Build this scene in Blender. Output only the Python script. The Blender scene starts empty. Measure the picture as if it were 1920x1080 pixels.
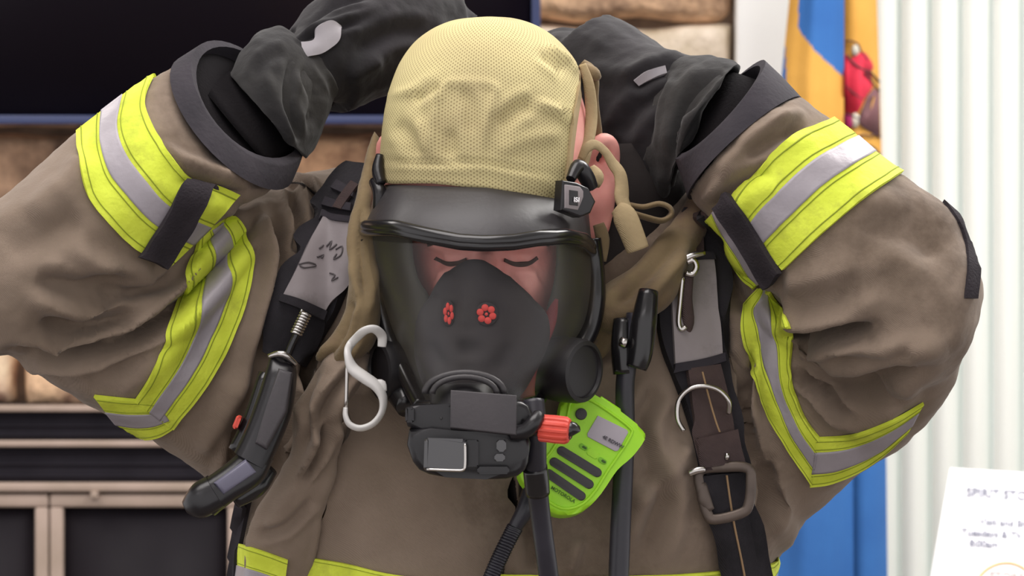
import bpy, bmesh, math, random
import numpy as np
from mathutils import Vector, Matrix, noise
from mathutils.bvhtree import BVHTree

random.seed(4)
sc = bpy.context.scene
COL = sc.collection
PI = math.pi

# ------------------------------------------------------------------ camera
DIST = 3.0            # camera to the firefighter's ears, metres
S = 0.00044           # metres per photo pixel at that distance
CZ = 1.5
cam_d = bpy.data.cameras.new('camera')
cam = bpy.data.objects.new('camera', cam_d)
COL.objects.link(cam)
cam.location = (0, -DIST, CZ)
cam.rotation_euler = (PI / 2, 0, 0)
cam_d.sensor_width = 36
cam_d.lens = 36 * DIST / (1920 * S)
cam_d.clip_start = 0.05
cam_d.clip_end = 60
cam_d.dof.use_dof = True
cam_d.dof.focus_distance = DIST - 0.06
cam_d.dof.aperture_fstop = 13
sc.camera = cam

# ------------------------------------------------------------------ world, lamps, exposure
w = bpy.data.worlds.new('world')
sc.world = w
w.use_nodes = True
bg = w.node_tree.nodes['Background']
bg.inputs[0].default_value = (1.0, 0.965, 0.97, 1)
bg.inputs[1].default_value = 1.08

def area(name, loc, rot, sx, sy, power, col=(1, 1, 1)):
    l = bpy.data.lights.new(name, 'AREA')
    l.shape = 'RECTANGLE'; l.size = sx; l.size_y = sy; l.energy = power; l.color = col
    o = bpy.data.objects.new(name, l)
    o.location = loc; o.rotation_euler = rot
    COL.objects.link(o)
    return o
area('overhead_light', (-0.3, -0.5, 2.84), (0, 0, 0), 1.2, 1.2, 22, (1.0, 0.95, 0.93))
area('overhead_light', (1.1, 0.8, 2.84), (0, 0, 0), 1.2, 1.0, 60, (1.0, 0.97, 0.94))  # added lamp, placed to brighten the white trim and blinds
area('overhead_light', (-0.6, -2.6, 2.84), (math.radians(-18), 0, 0), 1.5, 1.2, 30, (1.0, 0.94, 0.95))
area('overhead_light', (-1.5, 1.1, 2.84), (0, 0, 0), 1.2, 1.0, 30, (1.0, 0.95, 0.9))  # added lamp, lifts the dim left end of the stone wall
area('daylight', (2.2, 3.0, 1.6), (math.radians(90), 0, math.radians(180)), 2.2, 2.4, 34, (0.96, 1.0, 0.97))
sc.view_settings.view_transform = 'Standard'
sc.view_settings.look = 'None'
sc.view_settings.gamma = 1
sc.view_settings.use_curve_mapping = False
sc.view_settings.exposure = 0.0

# ------------------------------------------------------------------ helpers
def P(px, py, y=0.0):
    d = (y + DIST) / DIST
    return Vector(((px - 960) * S * d, y, CZ + (540 - py) * S * d))

def lin(c):
    c = c / 255.0
    return c / 12.92 if c <= 0.04045 else ((c + 0.055) / 1.055) ** 2.4
def rgb(r, g, b):
    return (lin(r), lin(g), lin(b), 1)

def mat(name, c, rough=0.8, c2=None, scale=8.0, bump=0.0, bscale=200.0, metal=0.0, spec=0.5, coat=0.0, sheen=0.0,
        weave=0.0, wscale=900.0, stain=None):
    m = bpy.data.materials.new(name)
    m.use_nodes = True
    nt = m.node_tree; N = nt.nodes; L = nt.links
    b = N['Principled BSDF']
    b.inputs['Base Color'].default_value = rgb(*c)
    b.inputs['Roughness'].default_value = rough
    b.inputs['Metallic'].default_value = metal
    b.inputs['Specular IOR Level'].default_value = spec
    b.inputs['Coat Weight'].default_value = coat
    b.inputs['Sheen Weight'].default_value = sheen
    tc = N.new('ShaderNodeTexCoord')
    if c2 is not None:
        nz = N.new('ShaderNodeTexNoise'); nz.inputs['Scale'].default_value = scale
        nz.inputs['Detail'].default_value = 6
        L.new(tc.outputs['Object'], nz.inputs['Vector'])
        rp = N.new('ShaderNodeValToRGB')
        rp.color_ramp.elements[0].position = 0.35; rp.color_ramp.elements[1].position = 0.68
        rp.color_ramp.elements[0].color = rgb(*c); rp.color_ramp.elements[1].color = rgb(*c2)
        L.new(nz.outputs['Fac'], rp.inputs['Fac'])
        out = rp.outputs['Color']
        if stain is not None:
            n3 = N.new('ShaderNodeTexNoise'); n3.inputs['Scale'].default_value = scale * 0.45
            n3.inputs['Detail'].default_value = 8; n3.inputs['Roughness'].default_value = 0.7
            mp = N.new('ShaderNodeMapping'); mp.inputs['Location'].default_value = (3.1, 7.7, 1.3)
            L.new(tc.outputs['Object'], mp.inputs['Vector']); L.new(mp.outputs[0], n3.inputs['Vector'])
            r3 = N.new('ShaderNodeValToRGB')
            r3.color_ramp.elements[0].position = 0.52; r3.color_ramp.elements[1].position = 0.66
            L.new(n3.outputs['Fac'], r3.inputs['Fac'])
            mx = N.new('ShaderNodeMixRGB'); mx.inputs['Color2'].default_value = rgb(*stain)
            L.new(r3.outputs['Color'], mx.inputs['Fac']); L.new(out, mx.inputs['Color1'])
            out = mx.outputs['Color']
        L.new(out, b.inputs['Base Color'])
    h = None
    if bump > 0:
        n2 = N.new('ShaderNodeTexNoise'); n2.inputs['Scale'].default_value = bscale
        n2.inputs['Detail'].default_value = 4
        L.new(tc.outputs['Object'], n2.inputs['Vector'])
        bp = N.new('ShaderNodeBump'); bp.inputs['Strength'].default_value = bump
        bp.inputs['Distance'].default_value = 0.002
        L.new(n2.outputs['Fac'], bp.inputs['Height'])
        L.new(bp.outputs['Normal'], b.inputs['Normal'])
        h = bp
    if weave > 0:
        wv = N.new('ShaderNodeTexWave'); wv.inputs['Scale'].default_value = wscale
        wv.bands_direction = 'DIAGONAL'
        L.new(tc.outputs['Object'], wv.inputs['Vector'])
        b2 = N.new('ShaderNodeBump'); b2.inputs['Strength'].default_value = weave
        b2.inputs['Distance'].default_value = 0.0006
        L.new(wv.outputs['Fac'], b2.inputs['Height'])
        if h: L.new(h.outputs['Normal'], b2.inputs['Normal'])
        L.new(b2.outputs['Normal'], b.inputs['Normal'])
    return m

M = {}
M['coat'] = mat('coat_cloth', (118, 103, 89), 0.92, (138, 122, 108), 9, 0.35, 120, sheen=0.12, weave=0.25, wscale=420, stain=(94, 80, 68), spec=0.25)
M['coat_dark'] = mat('coat_lining_gap_shade', (40, 36, 36), 0.95, (50, 45, 44), 12, 0.2, 150, spec=0.2)  # collar and seam cloth, also the painted shade beside the storm flap
M['trim'] = mat('navy_trim', (42, 39, 45), 0.85, (54, 50, 56), 25, 0.3, 220, spec=0.3)
M['black_cloth'] = mat('black_webbing', (34, 32, 36), 0.85, (46, 43, 48), 30, 0.3, 300, weave=0.4, wscale=500, spec=0.3)
M['velcro'] = mat('black_velcro', (44, 40, 44), 0.95, (54, 49, 53), 40, 0.5, 500, spec=0.2)
M['lime'] = mat('lime_tape', (204, 218, 64), 0.75, (220, 234, 78), 45, 0.3, 260, weave=0.12, wscale=900, stain=(186, 196, 66), spec=0.3)
M['silver'] = mat('silver_tape', (152, 146, 152), 0.5, (168, 162, 168), 20, 0.2, 200, metal=0.15)
M['glove'] = mat('dark_leather', (22, 20, 23), 0.85, (42, 39, 43), 14, 0.6, 60, sheen=0.1, stain=(20, 18, 21), spec=0.3)
M['gauntlet'] = mat('glove_cuff_suede', (40, 39, 40), 0.95, (56, 55, 54), 16, 0.6, 90, sheen=0.1, stain=(42, 41, 42), spec=0.2)
M['knit'] = mat('black_knit', (22, 20, 22), 0.98, None, 1, 0.4, 400, spec=0.1)
M['patch'] = mat('grey_glove_patch', (144, 140, 145), 0.7, (160, 156, 161), 30)
M['hood'] = mat('tan_hood_cloth', (136, 118, 88), 0.95, (112, 96, 72), 16, 0.4, 160, sheen=0.15, weave=0.2, wscale=500, stain=(112, 92, 76), spec=0.2)
M['elastic'] = mat('tan_elastic_strap', (176, 156, 120), 0.9, (156, 138, 106), 30, 0.3, 300, weave=0.3, wscale=500, spec=0.2)
M['skin'] = mat('ruddy_skin', (240, 176, 166), 0.55, (226, 146, 138), 22, 0.2, 220, spec=0.4)
M['skin'].node_tree.nodes['Principled BSDF'].inputs['Subsurface Weight'].default_value = 0.12
M['skin'].node_tree.nodes['Principled BSDF'].inputs['Subsurface Radius'].default_value = (0.01, 0.004, 0.002)
M['hair'] = mat('brown_hair', (66, 46, 40), 0.8)
M['rubber'] = mat('matte_black_rubber', (54, 51, 53), 0.45, (48, 46, 48), 20, 0.1, 200, spec=0.5)
M['rubber_gloss'] = mat('glossy_black_rubber', (26, 25, 27), 0.22, None, 1, 0, 1, spec=0.6)
M['plastic'] = mat('black_plastic', (28, 26, 30), 0.3, (22, 21, 24), 30, 0.05, 300, spec=0.5)
M['plastic_grey'] = mat('charcoal_plastic', (66, 62, 65), 0.6, (60, 57, 60), 30, 0.15, 300)
M['clear_cover'] = mat('smoked_cover', (44, 43, 47), 0.12, None, 1, 0, 1, spec=0.8, coat=0.6)
M['cup'] = mat('grey_silicone_cup', (58, 55, 56), 0.85, (50, 47, 50), 30, 0.0, 100, spec=0.2)
M['seal'] = mat('inner_face_seal', (52, 49, 44), 0.8, (62, 59, 50), 20, 0, 1)
M['red'] = mat('red_plastic', (226, 84, 66), 0.45, (210, 70, 58), 60)
M['red_dim'] = mat('red_valve', (204, 62, 56), 0.6)
M['dark_red'] = mat('dark_red_band', (104, 34, 38), 0.7)
M['chrome'] = mat('steel', (196, 192, 188), 0.22, None, 1, 0, 1, metal=1.0)
M['brass'] = mat('dull_bronze_buckle', (104, 92, 84), 0.45, (88, 78, 72), 40, 0.1, 100, metal=0.5)
M['carabiner'] = mat('pale_carabiner', (222, 220, 216), 0.35, (206, 204, 202), 40, spec=0.6, metal=0.0)
M['pad'] = mat('grey_reflective_pad', (136, 128, 130), 0.6, (150, 142, 144), 18, 0.2, 120, stain=(112, 106, 106))
M['web_brown'] = mat('dark_brown_webbing', (62, 48, 48), 0.85, (76, 60, 58), 30, 0.3, 300, weave=0.5, wscale=400)
M['stitch'] = mat('tan_stitching', (152, 124, 92), 0.9)
M['green'] = mat('lime_green_plastic', (166, 228, 46), 0.38, (156, 220, 42), 30, 0.1, 300, spec=0.4)
M['green_dark'] = mat('shaded_green_inset', (120, 186, 34), 0.5)
M['screen_grey'] = mat('grey_display', (172, 164, 172), 0.35, (162, 156, 164), 30)
M['ink'] = mat('dark_print', (70, 66, 74), 0.7)
M['ink_green'] = mat('dark_green_print', (62, 96, 34), 0.7)
M['pen'] = mat('faded_marker', (88, 82, 84), 0.8)
M['gauge_highlight'] = mat('blue_grey_highlight', (104, 102, 120), 0.4)  # gloss highlight of the console put into a paler bluish tone
M['emitter'] = mat('satin_black_plastic', (26, 24, 27), 0.45)
M['hose'] = mat('black_hose', (46, 45, 54), 0.38, (38, 37, 44), 30, 0.1, 200)
M['tv_screen'] = mat('dark_tv_screen', (16, 11, 20), 0.35, None, 1, 0, 1, spec=0.25)
M['tv_bezel'] = mat('bezel_blue_reflection', (48, 58, 96), 0.3, None, 1, 0, 1, spec=0.6)  # blue reflection on the bezel put into its base colour
M['bronze'] = mat('bronze_trim', (172, 152, 140), 0.55, (156, 138, 124), 14, 0.1, 80)
M['louver'] = mat('black_louver', (30, 27, 34), 0.8, (36, 33, 40), 20, spec=0.2)
M['fire_glass'] = mat('black_fire_glass', (20, 17, 22), 0.6, (32, 28, 33), 5, spec=0.15)
M['paint'] = mat('white_paint', (246, 246, 244), 0.7)
M['paper'] = mat('white_card', (250, 250, 252), 0.6)
M['ink_faint'] = mat('pale_grey_print', (142, 144, 162), 0.8)
M['ink_orange'] = mat('orange_print', (236, 188, 104), 0.8)
M['ink_faint2'] = mat('pale_brown_print', (196, 186, 184), 0.8)
M['flag_y'] = mat('golden_flag_cloth', (214, 160, 72), 0.8, (204, 150, 62), 12, 0.2, 200, weave=0.2, wscale=500)
M['flag_b'] = mat('blue_flag_cloth', (46, 104, 172), 0.8, (40, 96, 164), 12, 0.2, 200, weave=0.2, wscale=500)
M['flag_red'] = mat('red_embroidery', (206, 40, 66), 0.8, (188, 32, 58), 60)
M['flag_brown'] = mat('brown_embroidery', (118, 80, 84), 0.8)
M['flag_line'] = mat('dark_outline_stitch', (74, 46, 50), 0.8)
M['flag_grey'] = mat('grey_embroidery', (196, 190, 176), 0.8)
M['flag_purple'] = mat('purple_embroidery', (150, 24, 86), 0.8)
M['floor'] = mat('grey_carpet', (120, 110, 104), 0.95, (104, 95, 90), 40, 0.5, 200)
M['ceiling'] = mat('ceiling_tile', (225, 224, 220), 0.9, (215, 214, 210), 30, 0.3, 80)
M['wood'] = mat('oak_table', (150, 112, 76), 0.5, (128, 92, 60), 10)
M['boot'] = mat('black_boot_rubber', (28, 27, 28), 0.5)

def stone_mat():
    m = bpy.data.materials.new('rough_stone')
    m.use_nodes = True
    nt = m.node_tree; N = nt.nodes; L = nt.links; b = N['Principled BSDF']
    b.inputs['Roughness'].default_value = 0.9
    g = N.new('ShaderNodeNewGeometry')
    r = N.new('ShaderNodeValToRGB')
    e = r.color_ramp.elements
    e[0].position = 0.0; e[0].color = rgb(172, 156, 134)
    e[1].position = 1.0; e[1].color = rgb(206, 198, 188)
    for p, c in ((0.2, (222, 216, 206)), (0.4, (150, 134, 120)), (0.6, (194, 178, 156)), (0.8, (184, 152, 124))):
        x = e.new(p); x.color = rgb(*c)
    L.new(g.outputs['Random Per Island'], r.inputs['Fac'])
    tc = N.new('ShaderNodeTexCoord')
    n = N.new('ShaderNodeTexNoise'); n.inputs['Scale'].default_value = 11; n.inputs['Detail'].default_value = 12
    n.inputs['Roughness'].default_value = 0.65
    L.new(tc.outputs['Object'], n.inputs['Vector'])
    r2 = N.new('ShaderNodeValToRGB')
    r2.color_ramp.elements[0].position = 0.36; r2.color_ramp.elements[0].color = rgb(96, 78, 72)
    r2.color_ramp.elements[1].position = 0.62; r2.color_ramp.elements[1].color = rgb(238, 214, 196)
    L.new(n.outputs['Fac'], r2.inputs['Fac'])
    mx = N.new('ShaderNodeMixRGB'); mx.blend_type = 'OVERLAY'; mx.inputs['Fac'].default_value = 0.95
    L.new(r.outputs['Color'], mx.inputs['Color1']); L.new(r2.outputs['Color'], mx.inputs['Color2'])
    L.new(mx.outputs['Color'], b.inputs['Base Color'])
    bp = N.new('ShaderNodeBump'); bp.inputs['Strength'].default_value = 0.8; bp.inputs['Distance'].default_value = 0.01
    n2 = N.new('ShaderNodeTexNoise'); n2.inputs['Scale'].default_value = 40; n2.inputs['Detail'].default_value = 8
    L.new(tc.outputs['Object'], n2.inputs['Vector'])
    L.new(n2.outputs['Fac'], bp.inputs['Height']); L.new(bp.outputs['Normal'], b.inputs['Normal'])
    return m
M['stone'] = stone_mat()
M['mortar'] = mat('brown_mortar', (96, 78, 66), 0.95, (120, 100, 84), 30, 0.6, 80)

def net_mat():
    # knitted mesh: a hexagonal field of small holes, drawn in the cap's own UV space
    m = bpy.data.materials.new('tan_net_fabric')
    m.use_nodes = True
    nt = m.node_tree; N = nt.nodes; L = nt.links; b = N['Principled BSDF']
    b.inputs['Roughness'].default_value = 0.9; b.inputs['Specular IOR Level'].default_value = 0.2
    uv = N.new('ShaderNodeTexCoord')
    def mth(op, a, c=None):
        x = N.new('ShaderNodeMath'); x.operation = op
        for i, s in enumerate((a, c)):
            if s is None: continue
            if isinstance(s, (int, float)): x.inputs[i].default_value = s
            else: L.new(s, x.inputs[i])
        return x.outputs[0]
    sp = N.new('ShaderNodeSeparateXYZ'); L.new(uv.outputs['UV'], sp.inputs[0])
    k = 2 * PI / 0.0026
    u = mth('MULTIPLY', sp.outputs[0], k); v = mth('MULTIPLY', sp.outputs[1], k)
    a1 = mth('COSINE', u)
    a2 = mth('COSINE', mth('ADD', mth('MULTIPLY', u, 0.5), mth('MULTIPLY', v, 0.866)))
    a3 = mth('COSINE', mth('SUBTRACT', mth('MULTIPLY', u, 0.5), mth('MULTIPLY', v, 0.866)))
    hx = mth('ADD', mth('ADD', a1, a2), a3)       # peaks of 3 on a triangular lattice
    mr = N.new('ShaderNodeMapRange'); mr.inputs[1].default_value = 0.3; mr.inputs[2].default_value = 2.3
    L.new(hx, mr.inputs[0])
    nz = N.new('ShaderNodeTexNoise'); nz.inputs['Scale'].default_value = 9; nz.inputs['Detail'].default_value = 5
    L.new(uv.outputs['Object'], nz.inputs['Vector'])
    rp = N.new('ShaderNodeValToRGB')
    rp.color_ramp.elements[0].position = 0.3; rp.color_ramp.elements[0].color = rgb(186, 172, 130)
    rp.color_ramp.elements[1].position = 0.7; rp.color_ramp.elements[1].color = rgb(208, 196, 144)
    L.new(nz.outputs['Fac'], rp.inputs['Fac'])
    ns = N.new('ShaderNodeTexNoise'); ns.inputs['Scale'].default_value = 17; ns.inputs['Detail'].default_value = 3
    L.new(uv.outputs['Object'], ns.inputs['Vector'])
    rs = N.new('ShaderNodeMapRange'); rs.inputs[1].default_value = 0.66; rs.inputs[2].default_value = 0.8
    rs.inputs[4].default_value = 0.5
    L.new(ns.outputs['Fac'], rs.inputs[0])
    ms = N.new('ShaderNodeMixRGB'); ms.inputs['Color2'].default_value = rgb(150, 132, 110)
    L.new(rs.outputs[0], ms.inputs['Fac']); L.new(rp.outputs['Color'], ms.inputs['Color1'])
    mh = N.new('ShaderNodeMixRGB'); mh.inputs['Color2'].default_value = rgb(136, 118, 84)
    fac = mth('MULTIPLY', mr.outputs[0], 0.7)
    L.new(fac, mh.inputs['Fac']); L.new(ms.outputs['Color'], mh.inputs['Color1'])
    L.new(mh.outputs['Color'], b.inputs['Base Color'])
    bp = N.new('ShaderNodeBump'); bp.inputs['Strength'].default_value = 0.6; bp.inputs['Distance'].default_value = 0.0008
    bp.invert = True
    L.new(mr.outputs[0], bp.inputs['Height']); L.new(bp.outputs['Normal'], b.inputs['Normal'])
    return m
M['net'] = net_mat()

def glass_mat(name, tint, gloss=0.08, rough=0.06):
    m = bpy.data.materials.new(name)
    m.use_nodes = True
    nt = m.node_tree; N = nt.nodes; L = nt.links
    N.remove(N['Principled BSDF'])
    t = N.new('ShaderNodeBsdfTransparent'); t.inputs[0].default_value = tint
    g = N.new('ShaderNodeBsdfGlossy'); g.inputs['Roughness'].default_value = rough
    fr = N.new('ShaderNodeLayerWeight'); fr.inputs['Blend'].default_value = 0.25
    mr = N.new('ShaderNodeMapRange'); mr.inputs[3].default_value = gloss * 0.4; mr.inputs[4].default_value = 0.22
    L.new(fr.outputs['Facing'], mr.inputs[0])
    mx = N.new('ShaderNodeMixShader')
    L.new(mr.outputs[0], mx.inputs[0]); L.new(t.outputs[0], mx.inputs[1]); L.new(g.outputs[0], mx.inputs[2])
    L.new(mx.outputs[0], N['Material Output'].inputs['Surface'])
    return m
M['lens'] = glass_mat('clear_lens', (0.94, 0.93, 0.92, 1), 0.03, 0.3)
M['pane'] = glass_mat('window_glass', (0.95, 0.97, 0.97, 1), 0.05, 0.02)

def vane_mat():
    m = bpy.data.materials.new('white_vane')
    m.use_nodes = True
    nt = m.node_tree; N = nt.nodes; L = nt.links
    b = N['Principled BSDF']
    b.inputs['Base Color'].default_value = (0.80, 0.82, 0.78, 1); b.inputs['Roughness'].default_value = 0.7
    t = N.new('ShaderNodeBsdfTranslucent'); t.inputs[0].default_value = (0.9, 0.92, 0.87, 1)
    mx = N.new('ShaderNodeMixShader'); mx.inputs[0].default_value = 0.15
    L.new(b.outputs[0], mx.inputs[1]); L.new(t.outputs[0], mx.inputs[2])
    L.new(mx.outputs[0], N['Material Output'].inputs['Surface'])
    return m
M['vane'] = vane_mat()

# ---- object builders
def link_mesh(name, me, m, parent=None, sharp=None):
    o = bpy.data.objects.new(name, me)
    COL.objects.link(o)
    for mm in (m if isinstance(m, (list, tuple)) else [m]):
        me.materials.append(mm)
    me.polygons.foreach_set('use_smooth', [True] * len(me.polygons))
    if sharp: me.set_sharp_from_angle(angle=math.radians(sharp))
    if parent is not None:
        o.parent = parent
        # every mesh is built in world space: undo the root's own place
        o.matrix_parent_inverse = Matrix.Translation(-parent.location) if parent.parent is None else Matrix.Identity(4)
    return o

def build(name, bm, m, parent=None, sharp=None):
    bmesh.ops.recalc_face_normals(bm, faces=bm.faces)
    me = bpy.data.meshes.new(name)
    bm.to_mesh(me); bm.free()
    return link_mesh(name, me, m, parent, sharp)

def tag(o, label=None, cat=None, group=None, kind=None):
    if label: o['label'] = label
    if cat: o['category'] = cat
    if group: o['group'] = group
    if kind: o['kind'] = kind
    return o

def empty(name, loc, label, cat, group=None):
    o = bpy.data.objects.new(name, None)
    COL.objects.link(o)
    o.location = loc
    o.empty_display_size = 0.05
    return tag(o, label, cat, group)

def catmull(rows, sub):
    rows = [np.array(r, float) for r in rows]
    if len(rows) < 2: return rows
    out = []
    n = len(rows)
    for i in range(n - 1):
        p0 = rows[max(i - 1, 0)]; p1 = rows[i]; p2 = rows[i + 1]; p3 = rows[min(i + 2, n - 1)]
        for k in range(sub):
            t = k / sub
            out.append(0.5 * ((2 * p1) + (-p0 + p2) * t + (2 * p0 - 5 * p1 + 4 * p2 - p3) * t * t + (-p0 + 3 * p1 - 3 * p2 + p3) * t ** 3))
    out.append(rows[-1])
    return out

def loft(bm, st, n=32, sub=5, cap=True, power=1.0, closed_first=True):
    """st rows: ax, ay, bx, by, y, ry [, fx, fy]; the two edge points as seen from the front, mid depth, half depth,
    and how far the near side of the ring is swung along the limb"""
    st = [tuple(s) + (0,) * (8 - len(s)) for s in st]
    rows = catmull(st, sub)
    rings = []
    for r in rows:
        ax, ay, bx, by, y, ry, fx, fy = r
        A = P(ax, ay, y); B = P(bx, by, y)
        c = (A + B) / 2; h = (A - B) / 2
        D = Vector((-fx * S, ry, fy * S))
        ring = []
        for k in range(n):
            t = 2 * PI * k / n
            ct, s_ = math.cos(t), math.sin(t)
            if power != 1.0:
                ct = math.copysign(abs(ct) ** power, ct); s_ = math.copysign(abs(s_) ** power, s_)
            ring.append(bm.verts.new(c + h * ct + D * s_))
        rings.append(ring)
    for a, b in zip(rings, rings[1:]):
        for k in range(n):
            bm.faces.new((a[k], a[(k + 1) % n], b[(k + 1) % n], b[k]))
    if cap:
        bm.faces.new(rings[0]); bm.faces.new(list(reversed(rings[-1])))
    return rings

def tube(bm, pts, rad, n=12, sub=4, cap=True, flat=None, closed=False):
    """pts are world Vectors, rad number or list; flat=(sx, axis) squashes the section along an axis vector"""
    if not isinstance(rad, (list, tuple)): rad = [rad] * len(pts)
    if closed:
        pp = list(pts) + [pts[0], pts[1], pts[2]]
        rr = list(rad) + list(rad[:3])
        rows = catmull([tuple(p) + (r,) for p, r in zip([pts[-1]] + pp, [rad[-1]] + rr)], sub)
        rows = rows[sub:-2 * sub - 1][:len(pts) * sub]
    else:
        rows = catmull([tuple(p) + (r,) for p, r in zip(pts, rad)], sub)
    cs = [Vector(r[:3]) for r in rows]
    m = len(cs)
    up = None; rings = []
    for i, c in enumerate(cs):
        if closed: t = cs[(i + 1) % m] - cs[i - 1]
        else: t = cs[min(i + 1, m - 1)] - cs[max(i - 1, 0)]
        if t.length < 1e-9: t = Vector((0, 0, 1))
        t.normalize()
        if closed or up is None:
            up = Vector((0, -1, 0)) if abs(t.y) < 0.9 else Vector((0, 0, 1))
        up = (up - t * up.dot(t)).normalized()
        sd = t.cross(up).normalized()
        r = rows[i][3]
        ring = []
        for k in range(n):
            a = 2 * PI * k / n
            su, ss = (flat if flat else (1, 1))
            ring.append(bm.verts.new(c + up * (math.cos(a) * r * su) + sd * (math.sin(a) * r * ss)))
        rings.append(ring)
    prs = list(zip(rings, rings[1:]))
    if closed: prs.append((rings[-1], rings[0]))
    for a, b in prs:
        for k in range(n):
            bm.faces.new((a[k], a[(k + 1) % n], b[(k + 1) % n], b[k]))
    if cap and not closed:
        bm.faces.new(list(reversed(rings[0]))); bm.faces.new(rings[-1])

def box(bm, x0, x1, y0, y1, z0, z1, bevel=0.0, seg=2):
    vs = [bm.verts.new((x, y, z)) for x in (x0, x1) for y in (y0, y1) for z in (z0, z1)]
    f = [(0, 1, 3, 2), (4, 6, 7, 5), (0, 4, 5, 1), (2, 3, 7, 6), (0, 2, 6, 4), (1, 5, 7, 3)]
    fs = [bm.faces.new([vs[i] for i in q]) for q in f]
    if bevel > 0:
        es = list({e for q in fs for e in q.edges})
        bmesh.ops.bevel(bm, geom=es, offset=bevel, segments=seg, affect='EDGES', profile=0.5)

def rrect(cx, cy, w, h, r, ang=0.0, n=5):
    a = math.radians(ang); out = []
    for sx, sy, s0 in ((1, 1, 0), (-1, 1, 90), (-1, -1, 180), (1, -1, 270)):
        for k in range(n + 1):
            t = math.radians(s0 + 90 * k / n)
            x = sx * (w / 2 - r) + r * math.cos(t); y = sy * (h / 2 - r) + r * math.sin(t)
            out.append((cx + x * math.cos(a) - y * math.sin(a), cy + x * math.sin(a) + y * math.cos(a)))
    return out

def smooth_poly(pts, sub=4):
    q = [pts[-1]] + list(pts) + [pts[0], pts[1]]
    rows = catmull(q, sub)
    return [tuple(r) for r in rows[sub:-sub - 1]]

def prism(bm, poly, y, thick, bevel=0.001, plane=(0, 0), c=None, seg=3):
    """a solid whose outline is poly (photo pixels at its own depth); plane = metres of depth per pixel in x and y"""
    if c is None:
        c = (sum(p[0] for p in poly) / len(poly), sum(p[1] for p in poly) / len(poly))
    fr = []
    for (x, yy) in poly:
        d = y + plane[0] * (x - c[0]) + plane[1] * (yy - c[1])
        fr.append(P(x, yy, d))
    nrm = Vector((-plane[0] / S, 1, plane[1] / S)).normalized()
    v0 = [bm.verts.new(p) for p in fr]
    v1 = [bm.verts.new(p + nrm * thick) for p in fr]
    n = len(fr)
    f0 = bm.faces.new(v0); bm.faces.new(list(reversed(v1)))
    for k in range(n):
        bm.faces.new((v0[k], v1[k], v1[(k + 1) % n], v0[(k + 1) % n]))
    if bevel > 0:
        bmesh.ops.bevel(bm, geom=list(f0.edges), offset=bevel, segments=seg, affect='EDGES', profile=0.5)

def bvh_of(objs):
    V = []; F = []
    dg = bpy.context.evaluated_depsgraph_get()
    for o in objs:
        me = o.data; b = len(V)
        V += [v.co.copy() for v in me.vertices]
        F += [[b + i for i in p.vertices] for p in me.polygons]
    return BVHTree.FromPolygons(V, F)

EYE = Vector((0, -DIST, CZ))
def hit(bvh, px, py, yg):
    d = (P(px, py, 0) - EYE).normalized()
    loc, n, i, dist = bvh.ray_cast(EYE, d)
    if loc is None:
        g = P(px, py, yg)
        loc, n, i, dist = bvh.find_nearest(g)
    if n.dot(d) > 0: n = -n
    return loc, n

def resample(pl, n):
    pl = [np.array(p, float) for p in (catmull(pl, 6) if len(pl) > 2 else pl)]
    L = [0]
    for a, b in zip(pl, pl[1:]): L.append(L[-1] + np.linalg.norm(b - a))
    out = []
    for k in range(n + 1):
        t = L[-1] * k / n
        i = 0
        while i < len(L) - 2 and L[i + 1] < t: i += 1
        f = (t - L[i]) / max(L[i + 1] - L[i], 1e-9)
        out.append(pl[i] * (1 - f) + pl[i + 1] * f)
    return out

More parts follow.
